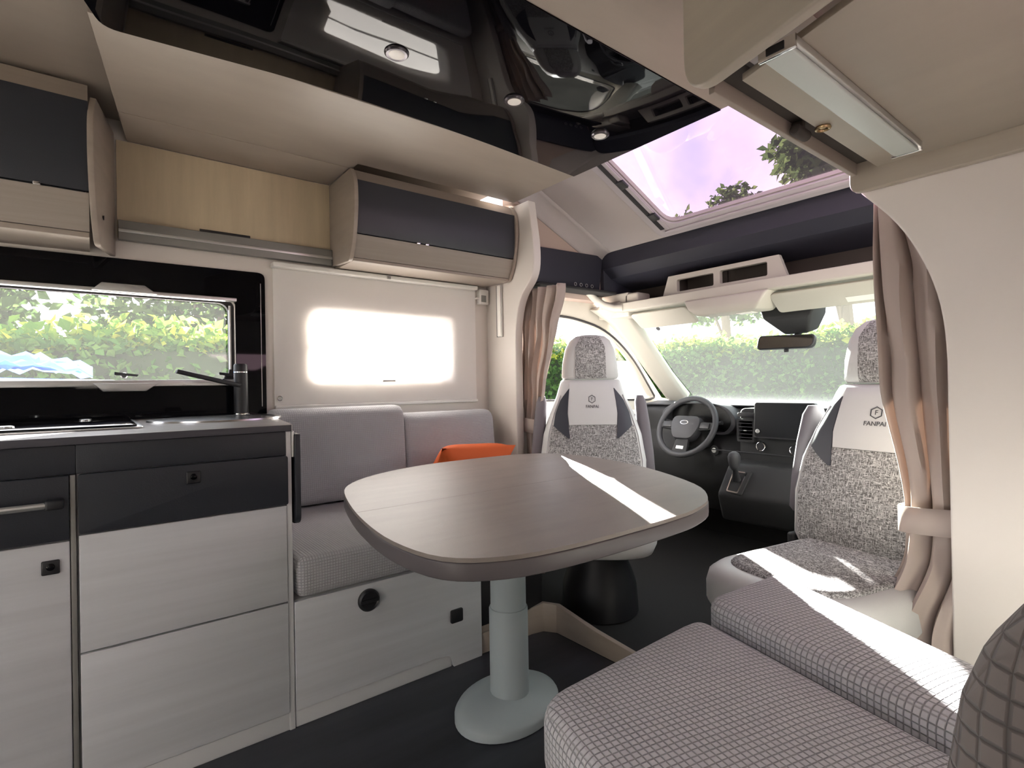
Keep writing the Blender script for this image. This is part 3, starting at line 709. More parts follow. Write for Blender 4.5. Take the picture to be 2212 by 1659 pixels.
box('lamp_lens', -1.40, -1.32, 2.52, 2.58, 1.337, 1.3425, 'lens', co)
mi = thing('rear_view_mirror', 'black rear view mirror hanging on windshield sensor housing', 'mirror', (-1.24, 2.62, 1.16))
loft('sensor_housing', [[(-1.36, 2.66, 1.375), (-1.08, 2.66, 1.375), (-1.08, 2.78, 1.375), (-1.36, 2.78, 1.375)], [(-1.33, 2.64, 1.31), (-1.10, 2.64, 1.31), (-1.10, 2.82, 1.33), (-1.33, 2.82, 1.33)], [(-1.24, 2.68, 1.225), (-1.13, 2.68, 1.225), (-1.13, 2.80, 1.25), (-1.24, 2.80, 1.25)]], 'dash', mi, bevel=.015)
Mm = Matrix.Translation((-1.205, 2.60, 1.185)) @ Matrix.Rotation(math.radians(8), 4, 'Z') @ Matrix.Rotation(math.radians(-6), 4, 'X') @ Matrix.Rotation(math.radians(2), 4, 'Y')
tr = lambda p: Mm @ p
mh = plate('mirror_housing', rpoly([(-.128, -.034), (.128, -.028), (.132, .036), (-.12, .036)], [.02, .03, .02, .02]), [], 'Y', 0, .035, 'black_plastic', mi, xf=tr, bevel=.006)
plate('mirror_glass', rpoly([(-.120, -.028), (.120, -.022), (.124, .030), (-.112, .030)], [.018, .026, .018, .018]), [], 'Y', -.0015, .001, 'mirror', mh, xf=tr)
tube('mirror_stem', [(-1.19, 2.635, 1.19), (-1.18, 2.72, 1.24)], .012, 'black_plastic', mi)
box('dip_tab', -1.21, -1.19, 2.605, 2.615, 1.138, 1.152, 'black_plastic', mi)

# ------------------------------------------------------------------ cab shell: doors, pillars, windshield
DW = rpoly([(1.90, .915), (2.99, .890), (3.055, .905), (2.82, 1.185), (2.56, 1.352), (2.25, 1.405), (1.90, 1.405)], [.04, .03, .02, .15, .15, .1, .03], 6)
DO = [(1.836, -.12), (3.40, -.12), (3.40, .86), (3.13, .90), (2.60, 1.44), (2.40, 1.53), (1.836, 1.53)]
dl = struct(plate('door_1', DO, [DW], 'X', -2.36, -2.30, 'cab_beige'), 'cream driver door with large window')
plate('pane', DW, [], 'X', -2.335, -2.330, 'glass', dl)
V = [(-2.298, y, z) for y, z in DW]
tube('window_seal', V, .007, 'rubber', dl, closed=True, n=6)
plate('door_card', rpoly([(1.85, .0), (3.0, .0), (3.0, .80), (2.4, .885), (1.85, .885)], [.02]*5), [], 'X', -2.298, -2.262, 'plastic_white', dl, bevel=.01)
lathe('grab_hole', [(.016, 0), (.016, .003)], (-2.262, 2.80, .79), 'print_grey', dl, n=18, ax='X')
dr_ = struct(plate('door_2', DO, [DW], 'X', -.22, -.16, 'cab_beige'), 'cream passenger door with large window')
plate('pane', DW, [], 'X', -.195, -.190, 'glass', dr_)
# outside wing mirror
wm = thing('wing_mirror', 'big white wing mirror outside the driver window', 'wing mirror', (-2.55, 3.2, .75))
loft('mirror_shell', [[(-2.62+.09*s*math.cos(2*PI*i/20), 3.24-(z-.95)*.6+.17*s*math.sin(2*PI*i/20), z) for i in range(20)] for z, s in ((.74, .5), (.78, .85), (.86, 1), (.98, 1), (1.08, .85), (1.15, .55), (1.17, .3))], 'shell_white', wm, ang=60)
box('mirror_arm', -2.56, -2.362, 3.14, 3.22, .76, .82, 'black_plastic', wm, bevel=.01)
for sx, x0, nm in ((1, -2.30, 'left'), (-1, -.22, 'right')):
    a = [(x0+.10*sx, 2.46, 1.47), (x0+.105*sx, 2.60, 1.395), (x0+.115*sx, 2.78, 1.235), (x0+.125*sx, 2.98, 1.04), (x0+.13*sx, 3.16, .885)]
    rg = []
    for i, (x, y, z) in enumerate(a):
        w = (.11, .085, .07, .066, .07)[i]; d = (.05, .05, .045, .045, .05)[i]
        rg.append([(x-w*sx*.9, y-.05, z-.01), (x-w*.2*sx, y-d-.01, z-d*.5), (x+w*.75*sx, y+.0, z+.0), (x+w*.75*sx, y+d, z+d*.8), (x-w*sx*.9, y+.09, z+.05)])
    struct(loft('trim_pillar_'+nm, rg, 'cab_beige', bevel=.012), 'cream windshield pillar trim on the '+('driver' if sx > 0 else 'passenger')+' side')
    hk = box('pillar_hook', x0+.09*sx-.012, x0+.09*sx+.012, 2.535, 2.545, 1.395, 1.41, 'black_plastic', bevel=.003); tag(hk, 'small black hook on the '+('driver' if sx > 0 else 'passenger')+' side windshield pillar', 'hook')
V, F = [], []
NX, NY = 16, 6
for i in range(NX+1):
    x = -2.20+1.88*i/NX; bow = .16*(1-((x+1.26)/.94)**2)
    for j in range(NY+1):
        t = j/NY; V.append((x, 3.17-.57*t+bow, .870+.57*t))
for i in range(NX):
    for j in range(NY): q = i*(NY+1)+j; F.append((q, q+1, q+NY+2, q+NY+1))
struct(O('window_5', V, F, 'glass_windshield', solid=.005), 'wide windshield of the cab')
st = lathe('windshield_sticker', [(.014, 0), (.014, .002)], (-2.0, 2.70, 1.33), 'print_grey', n=16, M=Matrix.Rotation(math.radians(-50), 3, 'X'), base=(-2.0, 2.70, 1.33)); tag(st, 'small grey round sensor spot on windshield corner', 'sensor')

# ------------------------------------------------------------------ dashboard
da = thing('dashboard', 'black dashboard with vents and pale sunlit top', 'dashboard', (-1.25, 2.95, -.03))
dp = rpoly([(3.36, .858), (3.02, .868), (2.90, .858), (2.86, .835), (2.865, .70), (2.80, .60), (2.84, .42), (3.05, .20), (3.36, .20)], [0, .02, .03, .03, .02, .04, .05, .05, 0])
plate('dash_body', dp, [], 'X', -2.255, -.26, 'dash', da)
plate('dash_top', rpoly([(3.34, .861), (3.02, .871), (2.88, .858), (2.875, .868), (3.02, .884), (3.34, .874)], .006), [], 'X', -2.25, -.265, 'dash_soft', da)
# instrument cowl
cw = [(-2.02, .72), (-1.60, .70), (-1.545, .775), (-1.60, .858), (-1.72, .885), (-1.95, .885), (-2.05, .83)]
cl = plate('cluster_cowl', rpoly(cw, .05), [rpoly([(x*.88-.12*1.80+.0, z*.88+.12*.80) for x, z in cw], .04)], 'Y', 2.78, 2.88, 'dash_soft', da, bevel=.004)
plate('cluster_glass', rpoly([(x*.90-.10*1.80, z*.90+.10*.80) for x, z in cw], .04), [], 'Y', 2.845, 2.86, 'screen', cl)
# centre stack and lower console
plate('centre_stack', rpoly([(-1.50, .43), (-1.00, .43), (-1.02, .87), (-1.49, .86)], .03), [], 'Y', 2.70, 2.88, 'dash', da, bevel=.012)
loft('lower_console', [[(-1.50, 2.52, .30), (-1.10, 2.52, .30), (-1.08, 2.90, .30), (-1.52, 2.90, .30)], [(-1.49, 2.46, .44), (-1.10, 2.50, .44), (-1.08, 2.90, .44), (-1.51, 2.90, .44)], [(-1.48, 2.56, .585), (-1.10, 2.60, .585), (-1.08, 2.90, .60), (-1.50, 2.90, .60)]], 'dash', da, bevel=.02)
vn = plate('vent_frame', rrect(-1.50, -1.405, .685, .805, .01), [rrect(-1.49, -1.415, .695, .795, .006)], 'Y', 2.685, 2.702, 'dash', da)
box('vent_back', -1.49, -1.415, 2.700, 2.704, .695, .795, 'cab_dark', vn)
for i in range(5):
    z = .708+i*.0185; V, F = boxv(-1.49, -1.415, 2.684, 2.699, z-.0015, z+.0015); O('vent_slat', V, F, 'dash_soft', vn)
box('vent_tab', -1.46, -1.445, 2.680, 2.686, .742, .747, 'aluminium', vn, bevel=.001)
plate('upper_vent', rrect(-1.50, -1.40, .815, .838, .01), [], 'Y', 2.692, 2.702, 'black_plastic', da, bevel=.002)
xs = lambda p: Vector((p.x, 2.655+p.y+(p.z-.72)*.10, p.z))
scn = plate('touch_screen', rrect(-1.395, -1.10, .712, .893, .012), [], 'Y', 0, .03, 'black_plastic', da, xf=xs, bevel=.003)
plate('display', rrect(-1.388, -1.108, .722, .888, .008), [], 'Y', -.001, .002, 'screen', scn, xf=xs)
kn0 = lathe('home_button', [(.011, 0), (.011, .003), (.009, .004), (.008, .001), (0, .001)], (-1.370, 2.653, .748), 'aluminium', scn, n=20, M=Matrix.Rotation(PI/2, 3, 'X'))
for x, z in ((-1.372, .667), (-1.205, .660)):
    k = lathe('control_knob', [(.0235, 0), (.0235, .014), (.021, .016)], (x, 2.70, z), 'black_plastic', da, n=24, M=Matrix.Rotation(PI/2, 3, 'X'))
    tube('knob_ring', [(x+.022*math.cos(a*PI/12), 2.684, z+.022*math.sin(a*PI/12)) for a in range(24)], .0022, 'chrome', k, closed=True, n=6)
ig = lathe('start_button', [(.030, 0), (.028, .012), (.020, .014)], (-1.695, 2.80, .612), 'dash', da, n=24, M=Matrix.Rotation(PI/2, 3, 'X'))
lathe('button_face', [(.014, 0), (.014, .004), (.008, .005)], (-1.695, 2.786, .612), 'aluminium', ig, n=20, M=Matrix.Rotation(PI/2, 3, 'X'))
plate('column_shroud', rpoly([(-1.93, .62), (-1.72, .62), (-1.74, .80), (-1.91, .80)], .03), [], 'Y', 2.73, 2.88, 'dash', da, bevel=.02)
box('lower_trim', -1.66, -1.10, 2.694, 2.702, .626, .631, 'dash_soft', da)
# gear selector
gs = thing('gear_selector', 'automatic gear lever with chrome framed gate on the console', 'gear lever', (-1.42, 2.5, .44))
tg = Matrix.Translation((-1.415, 2.515, .505)) @ Matrix.Rotation(math.radians(58), 4, 'X')
tgf = lambda p: tg @ p
plate('gate_plate', rpoly([(-.055, -.07), (.05, -.07), (.07, .06), (-.06, .06)], .01), [], 'Z', -.012, .006, 'dash', gs, xf=tgf, bevel=.003)
plate('gate_frame', rpoly([(-.030, -.062), (.032, -.066), (.052, .05), (-.022, .052)], .008), [rpoly([(-.024, -.056), (.027, -.059), (.045, .044), (-.017, .046)], .006)], 'Z', .006, .011, 'chrome', gs, xf=tgf)
tube('lever_stem', [(-1.405, 2.505, .515), (-1.40, 2.485, .560), (-1.395, 2.470, .590)], [.022, .014, .012], 'black_plastic', gs, n=12)
rg = []
for z, s, dx, dy in ((.568, .45, -.002, .004), (.585, .8, -.001, .002), (.61, 1, 0, 0), (.635, 1.05, .002, -.004), (.652, .8, .004, -.008), (.660, .35, .005, -.010)):
    rg.append([(-1.395+dx+.026*s*math.cos(2*PI*i/20), 2.468+dy+.034*s*math.sin(2*PI*i/20), z) for i in range(20)])
loft('lever_knob', rg, 'dash_soft', gs, ang=60)
# steering wheel
sw = thing('steering_wheel', 'black three spoke steering wheel with oval silver emblem', 'steering wheel', (-1.815, 2.70, .745))
Mw = Matrix.Translation((-1.815, 2.70, .748)) @ Matrix.Rotation(math.radians(-28), 4, 'X')       # local: wheel in xz, faces -y
W = lambda x, y, z: tuple(Mw @ Vector((x, y, z)))
R = .178
tube('rim', [W(R*math.cos(2*PI*i/48), 0, R*math.sin(2*PI*i/48)) for i in range(48)], .0165, 'dash_soft', sw, closed=True, n=12)
def wloft(name, rings, m, par, **k): return loft(name, [[W(*p) for p in rg] for rg in rings], m, par, **k)
hub = rpoly([(-.092, .060), (.092, .060), (.098, -.01), (.062, -.088), (-.062, -.088), (-.098, -.01)], .035)
hb_ = wloft('hub', [[(x*.96, .03, z*.96) for x, z in hub], [(x, .01, z) for x, z in hub], [(x*.93, -.022, z*.93) for x, z in hub], [(x*.6, -.032, z*.6) for x, z in hub]], 'dash_soft', sw, ang=50)
for a, w0, w1_ in ((178, .030, .020), (2, .030, .020), (270, .036, .05)):
    t = math.radians(a); c, s = math.cos(t), math.sin(t)
    rgs = []
    for rr, w in ((.06, w0), (.11, (w0+w1_)/2), (R, w1_)):
        rgs.append([(rr*c-w*s*sg, yy, rr*s+w*c*sg) for sg, yy in ((-1, -.008), (1, -.008), (1, .012), (-1, .012))])
    wloft('spoke', rgs, 'dash', sw, bevel=.003)
def wbox(name, x0, x1, y0, y1, z0, z1, m, par, **k):
    V, F = boxv(x0, x1, y0, y1, z0, z1); return O(name, [W(*v) for v in V], F, m, par, **k)
for sx in (-1, 1): wbox('spoke_buttons', *(sorted((sx*.092, sx*.150))), -.016, -.006, -.014, .020, 'black_plastic', sw, bevel=.003)
wbox('silver_trim', -.024, .024, -.012, -.008, -.145, -.125, 'aluminium', sw, bevel=.003)
em = wloft('emblem', [[(.026*s*math.cos(2*PI*i/28), y, .012+.0125*s*math.sin(2*PI*i/28)) for i in range(28)] for s, y in ((1, -.028), (1, -.0325))], 'chrome', hb_)
wloft('emblem_field', [[(.026*s*math.cos(2*PI*i/28), y, .012+.0125*s*math.sin(2*PI*i/28)) for i in range(28)] for s, y in ((.84, -.032), (.84, -.0335))], 'print_grey', hb_)
for sx in (-1, 1): tube('stalk', [W(sx*.03, .06, .03), W(sx*.15, .045, .045), W(sx*.19, .04, .05)], [.008, .009, .012], 'dash', sw, n=8)

# ------------------------------------------------------------------ swivelled cab seats
BZ = [(.40, .265, .10, .0), (.47, .30, .11, .0), (.62, .305, .11, .015), (.75, .285, .105, .035), (.86, .245, .095, .055), (.94, .205, .085, .07), (1.00, .184, .075, .08), (1.022, .176, .06, .083), (1.03, .165, .045, .085)]
def bz(z):
    for a, b in zip(BZ, BZ[1:]):
        if z <= b[0]:
            t = (z-a[0])/(b[0]-a[0]); return [a[i]+(b[i]-a[i])*t for i in range(4)]
    return BZ[-1]
def bfront(x, z):
    _, w, d, y = bz(z); q = min(.999, abs(x)/w); return y-d*(1-q**4)**.25+.03*(1-q*q)*0
def ring(z, w, d, y, n=36, e=4):
    R_ = []
    for i in range(n):
        t = 2*PI*i/n; c, s = math.cos(t), math.sin(t)
        R_.append((w*math.copysign(abs(c)**(2/e), c), y+d*math.copysign(abs(s)**(2/e), s), z))
    return R_
def patch(name, fl, fr, z0, z1, m, parent, off=.004, nz=12, nx=8, fn=bfront):
    V, F = [], []
    for k, (o_, ins) in enumerate(((off, .0), (-.012, 0))):
        for i in range(nz+1):
            z = z0+(z1-z0)*i/nz; a, b = fl(z), fr(z)
            for j in range(nx+1):
                x = a+(b-a)*j/nx; V.append((x, fn(x, z)-o_, z))
    S = (nz+1)*(nx+1); id_ = lambda k, i, j: k*S+i*(nx+1)+j
    for k in (0, 1):
        for i in range(nz):
            for j in range(nx): F.append((id_(k, i, j), id_(k, i, j+1), id_(k, i+1, j+1), id_(k, i+1, j)))
    for i in range(nz):
        for j in (0, nx): F.append((id_(0, i, j), id_(0, i+1, j), id_(1, i+1, j), id_(1, i, j)))
    for j in range(nx):
        for i in (0, nz): F.append((id_(0, i, j), id_(0, i, j+1), id_(1, i, j+1), id_(1, i, j)))
    return O(name, V, F, m, parent, local=True, ang=50)
def lin(*P):
    def g(z):
        for (za, xa), (zb, xb) in zip(P, P[1:]):
            if z <= zb: return xa+(xb-xa)*(z-za)/(zb-za)
        return P[-1][1]
    return g
def seat(label, loc, rz, length, arm_l, arm_r, wide=1.0):
    s = thing('cab_seat', label, 'seat', loc, rz, 'swivelled cab seats')
    # pedestal and cushion
    lathe('pedestal', [(.20, -.02), (.19, .10), (.15, .20), (.15, .28)], (0, -.27, 0), 'black_plastic', s, n=24, local=True)
    P = rpoly([(-.255, -length), (.255, -length), (.275, .02), (-.275, .02)], [.18, .18, .06, .06], 8)
    rg = []
    for ins, z in ((.06, .285), (.02, .30), (0, .34), (0, .395), (.008, .425), (.03, .443), (.06, .450)):
        c = (0, -.34); rg.append([(c[0]+(x-c[0])*(1-ins/.3), c[1]+(y-c[1])*(1-ins/.3), z) for x, y in P])
    cu = loft('seat_cushion', rg, 'leather_white', s, local=True, ang=60)
    P2 = rpoly([(-.20, .08-length), (.20, .08-length), (.215, -.02), (-.215, -.02)], [.13, .13, .04, .04], 8)
    loft('seat_insert', [[(x, y, .435) for x, y in P2], [(x, y, .452) for x, y in P2], [(x*.97, y*.98-.006, .459) for x, y in P2], [(x*.9, y*.92-.022, .463) for x, y in P2], [(x*.5, y*.5-.15, .465) for x, y in P2]], 'tweed', cu, local=True, ang=60)
    b = loft('backrest', [ring(*t[:1], t[1], t[2], t[3]) for t in BZ], 'leather_white', s, local=True, ang=60)
    # inserts on the backrest
    inn = lin((.42, -.15), (.80, -.135), (.86, -.125)); inp = lambda z: -inn(z)
    patch('back_insert', lin((.42, -.255), (.62, -.262), (.72, -.250), (.80, -.232), (.81, -.132)), lin((.42, .255), (.62, .262), (.72, .250), (.80, .232), (.81, .132)), .43, .80, 'tweed', b, off=.004)
    patch('logo_panel', lin((.80, -.135), (.86, -.142), (1.0, -.128)), lin((.80, .135), (.86, .142), (1.0, .128)), .802, 1.018, 'leather_white', b, off=.007)
    for sx in (-1, 1):
        fa = lin((.735, .133), (.79, .138), (.86, .143), (.93, .137), (.985, .128)); fb = lin((.735, .142), (.795, .225), (.86, .212), (.93, .180), (.985, .131))
        if sx > 0: patch('side_wedge', fa, fb, .735, .985, 'leather_dark', b, off=.009)
        else: patch('side_wedge', lambda z: -fb(z), lambda z: -fa(z), .735, .985, 'leather_dark', b, off=.009)
    for sx in (-1, 1):
        tube('piping', [(sx*bz(z)[1]*.90, bfront(bz(z)[1]*.90, z)-.002, z) for z in [.44+.03*i for i in range(18)]], .004, 'leather_white', b, n=6, local=True)
    yl = bfront(0, .885)-.0085; tilt = math.atan2(bfront(0, .93)-bfront(0, .85), .08)
    Mt = Matrix.Translation((.0, bfront(0, .892)-.0078, .892)) @ Matrix.Rotation(PI/2-tilt, 4, 'X')
    text('lettering', 'FANPAI', .0225, Mt, 'print_grey', b)
    Mt2 = Matrix.Translation((.0, bfront(0, .930)-.0078, .930)) @ Matrix.Rotation(PI/2-tilt, 4, 'X')
    text('lettering', 'F', .024, Mt2, 'print_grey', b)
    hx = lambda rr: [(rr*math.cos(PI/6+i*PI/3), rr*math.sin(PI/6+i*PI/3)) for i in range(6)]
    Mi = FR[s]
    plate('badge', hx(.0225), [hx(.0190)], 'Z', -.0006, .0012, 'print_grey', b, xf=lambda p: Mt2 @ p, local=True)
    # headrest
    HZ = [(1.032, .160, .05), (1.045, .170, .062), (1.12, .163, .068), (1.19, .147, .066), (1.235, .122, .056), (1.258, .09, .040), (1.266, .048, .02)]
    h = loft('headrest', [ring(z, w, d, .09, e=3) for z, w, d in HZ], 'leather_white', s, local=True, ang=60)
    def hz(z):
        for a, c in zip(HZ, HZ[1:]):
            if z <= c[0]:
                t = (z-a[0])/(c[0]-a[0]); return a[1]+(c[1]-a[1])*t, a[2]+(c[2]-a[2])*t
        return HZ[-1][1:]
    def hfront(x, z):
        w, d = hz(z); q = min(.999, abs(x)/w); return .09-d*(1-q**3)**(1/3)
    patch('headrest_insert', lin((1.03, -.092), (1.2, -.086), (1.255, -.055)), lin((1.03, .092), (1.2, .086), (1.255, .055)), 1.036, 1.255, 'tweed', h, off=.004, fn=hfront)
    # folded up armrests
    for sx, on in ((-1, arm_l), (1, arm_r)):
        if not on: continue
        rg = []
        for z, w, d in ((.52, .02, .03), (.54, .034, .045), (.66, .038, .055), (.80, .037, .055), (.91, .032, .045), (.945, .02, .03)):
            rg.append(ring(z, w, d, .03+(z-.5)*.1, n=20, e=3))
        rg = [[(sx*(.335-.10*(z-.5))+x, y, z) for x, y, z in rr] for rr in rg]
        loft('armrest', rg, 'armrest', s, local=True, ang=60)
    for sx in (-.30, .27): box('recliner', sx, sx+.03, -.10, .08, .28, .46, 'black_plastic', s, local=True, bevel=.01)
    s.scale = (wide, 1, 1)
    return s
seat('driver seat with white logo panel swivelled towards the table', (-1.915, 2.02, -.005), math.radians(48), .62, True, True, .88)
seat('passenger seat with white logo panel half behind the right curtain', (-.672, 2.15, -.045), math.radians(-12), .66, True, True)

# ------------------------------------------------------------------ curtains
def curtain(label, y0, rows, folds, amp, band, fwd, loc, side):
    c = thing('curtain', label, 'curtain', loc, 0, 'cab curtains')
    NU = folds*8; V, F = [], []
    zs = []
    for (za, *_), (zb, *_) in zip(rows, rows[1:]):
        for i in range(10): zs.append(za+(zb-za)*i/10)
    zs.append(rows[-1][0])
    def at(z):
        for a, b in zip(rows, rows[1:]):
            if (z-a[0])*(z-b[0]) <= 1e-9:
                t = (z-a[0])/(b[0]-a[0]) if b[0] != a[0] else 0
                t2 = t*t*(3-2*t); return [a[i]+(b[i]-a[i])*t2 for i in (1, 2, 3)]
        return rows[-1][1:4]
    for z in zs:
        xl, xr, am = at(z)
        for j in range(NU+1):
            q = j/NU; ph = 2*PI*folds*q
            k = min(1, max(0, (.56-z)/.2)); y = y0-fwd*k*k*(3-2*k)+amp*am*(math.sin(ph+.6*math.sin(z*5))+.35*math.sin(2.3*ph+z*3))+.006*math.sin(z*17+q*9)
            x = xl+(xr-xl)*(q+.10*math.sin(ph*1.0+1.0+z)/folds)
            V.append((x, y, z))
    for i in range(len(zs)-1):
        for j in range(NU): q = i*(NU+1)+j; F.append((q, q+1, q+NU+2, q+NU+1))
    O('cloth', V, F, 'curtain', c, solid=.003, ang=80)
    zb, h = band; xl, xr, am = at(zb)
    e = supell((xl+xr)/2, y0, (xr-xl)/2+.008, amp*am*1.3+.012, 2.6, 28)
    cx, cy = (xl+xr)/2, y0
    V = []; F = []
    for z, s in ((zb-h/2, 1), (zb+h/2, 1)):
        V += [(x, y, z+(.012*(x-cx)/(xr-xl)*-side)) for x, y in e]
    n = 28
    for i in range(n): F.append((i, (i+1) % n, (i+1) % n+n, i+n))
    O('tie_back', V, F, 'curtain', c, solid=.004)
    return c
curtain('pinkish taupe curtain tied back beside the driver seat', 1.875, [(1.515, -2.275, -1.965, .9), (1.30, -2.285, -2.02, 1), (1.0, -2.295, -2.10, .8), (.795, -2.300, -2.135, .6), (.70, -2.300, -2.13, .7), (.0, -2.305, -2.14, 1)], 5, .026, (.785, .075), 0, (-2.2, 1.87, .0), 1)
curtain('pinkish taupe curtain tied back beside the bench bulkhead', 1.875, [(1.545, -.60, -.43, .8), (1.30, -.602, -.36, 1), (1.0, -.588, -.36, .9), (.615, -.535, -.375, .7), (.50, -.54, -.37, .8), (.28, -.60, -.41, 1.0), (.0, -.61, -.41, 1.0)], 3, .036, (.600, .075), .065, (-.48, 1.87, .0), -1)

# ------------------------------------------------------------------ step edge between floor and cab
sg = thing('floor_edging', 'low beige edging along the step down to the cab', 'edging', (-1.3, 1.46, 0))
ins = [(-1.655, 1.13), (-1.655, 1.30), (-1.655, 1.38), (-1.645, 1.43), (-1.60, 1.462), (-1.40, 1.466), (-1.15, 1.468), (-.70, 1.470)]
hts = [.075, .080, .105, .115, .112, .078, .055, .050]
V, F = [], []
for i, ((x, y), h) in enumerate(zip(ins, hts)):
    a = Vector(ins[min(i+1, len(ins)-1)])-Vector(ins[max(i-1, 0)]); nn = Vector((-a.y, a.x)).normalized()*.022
    V += [(x, y, -.001), (x, y, h), (x+nn.x, y+nn.y, h), (x+nn.x, y+nn.y, -.001)]
for i in range(len(ins)-1):
    q = i*4
    for j in range(4): F.append((q+j, q+(j+1) % 4, q+4+(j+1) % 4, q+4+j))
F += [(0, 1, 2, 3), tuple(range(len(V)-4, len(V)))]
O('edging_strip', V, F, 'beige', sg, bevel=.003, seg=2)
box('gap_shade_block', -1.80, -1.66, 1.128, 1.44, .10, .33, 'black_plastic', sg)  # black block put in for the shade of the open gap here
box('filler_panel', -1.80, -1.664, 1.128, 1.30, 0, .10, 'beige', sg)

# ------------------------------------------------------------------ outside
GZ = -.65
gr = O('ground', [(-60, -40, GZ), (40, -40, GZ), (40, 60, GZ), (-60, 60, GZ)], [(0, 1, 2, 3)], 'ground'); struct(gr, 'pale ground outside the vehicle')
def leaf_mesh(name, pts, size, m, parent, spread=1.0, kind='stuff'):
    V, F = [], []
    for p, sc in pts:
        a = random.uniform(0, 2*PI); b = random.uniform(-1, 1)*spread; L_ = size*sc*random.uniform(.7, 1.3)
        d = Vector((math.cos(a)*math.cos(b), math.sin(a)*math.cos(b), math.sin(b))); s = d.cross(Vector((random.uniform(-1, 1), random.uniform(-1, 1), random.uniform(-.2, 1)))).normalized()*L_*.32
        n = len(V); P = Vector(p); up = s.cross(d).normalized()*L_*.12
        V += [tuple(P), tuple(P+d*L_*.5+s+up), tuple(P+d*L_), tuple(P+d*L_*.5-s+up)]
        F.append((n, n+1, n+2, n+3))
    me = bpy.data.meshes.new(name); M = FR[parent].inverted(); me.from_pydata([tuple(M @ Vector(v)) for v in V], [], F); me.materials.append(MATS[m])
    o = bpy.data.objects.new(name, me); COL.objects.link(o); o.parent = parent; FR[o] = FR[parent]; o['kind'] = kind
    return o
def hedge(label, p0, p1, nrm, depth, top, count, size):
    p0, p1 = Vector(p0), Vector(p1); L_ = (p1-p0).length; d = (p1-p0).normalized(); nrm = Vector(nrm).normalized()
    h = thing('hedge', label, 'hedge', (*((p0+p1)/2).xy, GZ))
    c = [p0-nrm*.12, p1-nrm*.12, p1-nrm*depth, p0-nrm*depth]
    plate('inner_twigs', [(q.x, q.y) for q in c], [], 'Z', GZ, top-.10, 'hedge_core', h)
    pts, tops = [], []
    for i in range(count):
        s = random.random()*L_; z = GZ+(top-GZ)*random.random(); q = p0+d*s
        wob = .10*math.sin(s*1.7)+.07*math.sin(s*4.1+z*3)
        pts.append(((q.x+nrm.x*(wob+random.uniform(-.18, .06)), q.y+nrm.y*(wob+random.uniform(-.18, .06)), z), 1))
    for i in range(count//2):
        s = random.random()*L_; q = p0+d*s-nrm*random.random()*depth
        z = top+.06*math.sin(s*2.3)+random.uniform(-.12, .10)+(.12 if random.random() < .12 else 0)
        tops.append(((q.x, q.y, z), 1.05))
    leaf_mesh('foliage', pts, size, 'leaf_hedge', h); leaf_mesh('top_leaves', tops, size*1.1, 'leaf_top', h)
    return h
hedge('clipped green hedge beyond the kitchen window', (-6.4, -5.5, 0), (-6.4, 11.2, 0), (1, 0, 0), 1.1, 1.52, 22000, .11)
hedge('clipped green hedge beyond the windshield', (-6.2, 8.0, 0), (5.0, 8.0, 0), (0, -1, 0), 1.1, 1.56, 20000, .10)
def tree(label, x, y, h, r_, count, m='leaf_tree', size=.22, th=.5):
    t = thing('tree', label, 'tree', (x, y, GZ), 0, 'trees beyond the hedges')
    tube('trunk', [(x, y, GZ), (x+.1, y, GZ+h*.35), (x-.05, y+.1, GZ+h*.6), (x+.1, y, GZ+h*.9)], [.2, .15, .11, .04], 'bark', t, n=8)
    cl = []
    for i in range(16):
        a = random.uniform(0, 2*PI); rr = r_*random.uniform(.3, .95); z = GZ+h*random.uniform(th, .98)
        k = math.sqrt(max(.05, 1-((z-GZ)/h-.70)**2/.16)); c = (x+rr*k*math.cos(a), y+rr*k*math.sin(a), z); cl.append(c)
    V_ = None
    for c in cl[:7]:
        tube('branch', [(x, y, GZ+h*random.uniform(.35, .6)), ((x+c[0])/2, (y+c[1])/2, c[2]-.25), c], [.06, .04, .015], 'bark', t, n=6)
    pts = []
    for i in range(count):
        c = random.choice(cl); rr = r_*.42*random.random()**.5; a = random.uniform(0, 2*PI); b = math.asin(random.uniform(-1, 1))
        pts.append(((c[0]+rr*math.cos(a)*math.cos(b), c[1]+rr*math.sin(a)*math.cos(b), c[2]+.75*rr*math.sin(b)), 1))
    leaf_mesh('crown', pts, size, m, t)
tree('broad dark tree seen through the skylight', -9.3, 16.0, 7.9, 1.9, 6000, size=.24)
tree('tall dark tree behind the windshield hedge', -5.1, 14.0, 7.7, 1.75, 6000, size=.24)
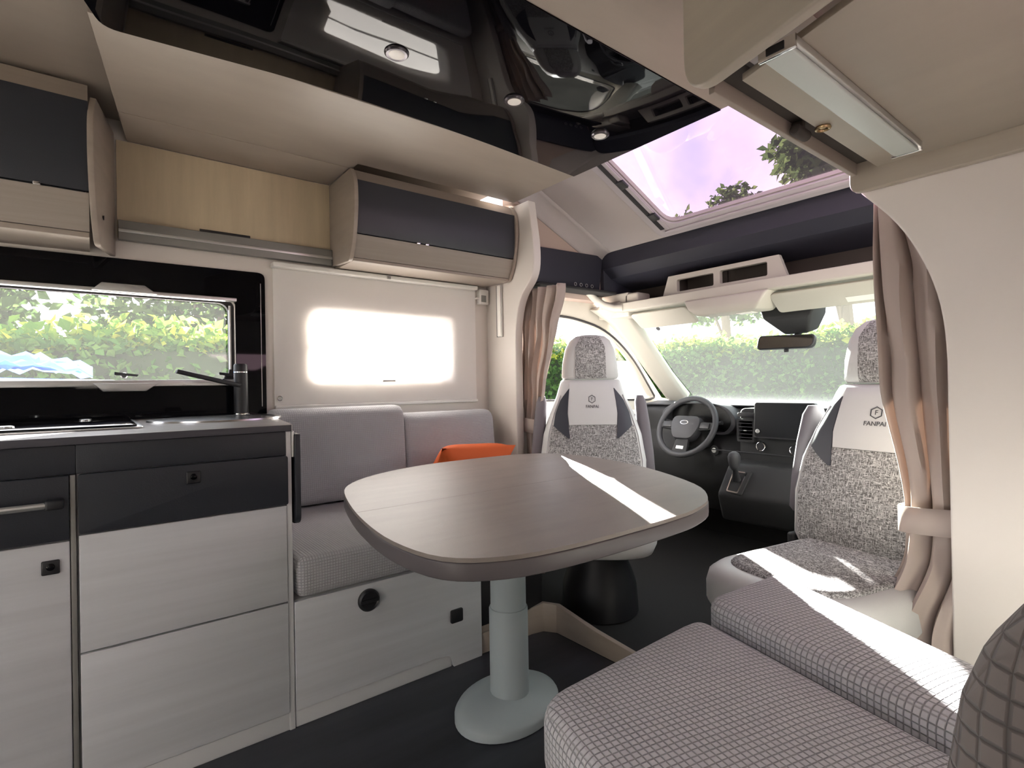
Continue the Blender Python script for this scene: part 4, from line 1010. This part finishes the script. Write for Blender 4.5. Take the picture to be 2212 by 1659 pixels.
tree('spreading tree above the kitchen window hedge', -12.0, 1.6, 4.6, 1.9, 3600)
tree('leaning tree at the end of the kitchen hedge', -11.0, -2.8, 4.4, 1.8, 3200)
tree('copper leaved tree beside the driver window hedge', -9.6, 6.6, 3.8, 1.6, 3000, m='leaf_red', th=.35)
tree('distant open crowned tree behind the passenger side', -.4, 15.5, 6.4, 1.6, 1500, size=.2)
cr = thing('reflected_worktop', 'white body outside standing in for worktop reflection in kitchen window', 'reflection', (-4.3, -.6, GZ))  # solid stand-in for the room reflected in the kitchen window pane
rg = []
for x, s, zt in ((-5.05, .90, .86), (-4.95, .97, 1.02), (-4.65, 1, 1.08), (-4.2, 1, 1.095), (-3.8, 1, 1.08), (-3.55, .97, 1.02), (-3.45, .92, .78)):
    rg.append([(x, -.6+y*s, z if z < 0 else zt-dz) for y, z, dz in ((-2.1, -.45, 0), (-2.1, 1, .55), (-1.4, 1, .12), (-.7, 1, .01), (0, 1, -.01), (.7, 1, .015), (1.3, 1, .10), (2.1, 1, .50), (2.1, -.45, 0))])
loft('body', rg, 'shell_white', cr, bevel=.0, ang=50)
for x in (-4.9, -3.6):
    for y in (-1.9, .7): lathe('wheel', [(.30, -.1), (.32, -.06), (.32, .06), (.30, .1)], (x, y, GZ+.32), 'rubber', cr, n=20, ax='X')  # wheels added under the stand-in body
V, F = [], []
NT = 14
for i in range(NT+1):
    for j in range(NT+1):
        a, b = i/NT*2-1, j/NT*2-1; e = max(0, 1-(a*a+b*b)*.55)
        V.append((-4.2+a*.35, -.42+b*.42, 1.11+.13*e*(.7+.3*math.sin(a*7+b*3))+.02*math.sin(b*19+a*11)))
for i in range(NT):
    for j in range(NT): q = i*(NT+1)+j; F.append((q, q+1, q+NT+2, q+NT+1))
tp = O('reflected_cloth', V, F, 'reflected_blue', base=(-4.2, -.42, 1.09), solid=.006); tag(tp, 'crumpled blue sheet standing in for blue cloth reflected in kitchen window', 'reflected_cloth')  # solid sheet stands in for a blue cloth reflection in the pane
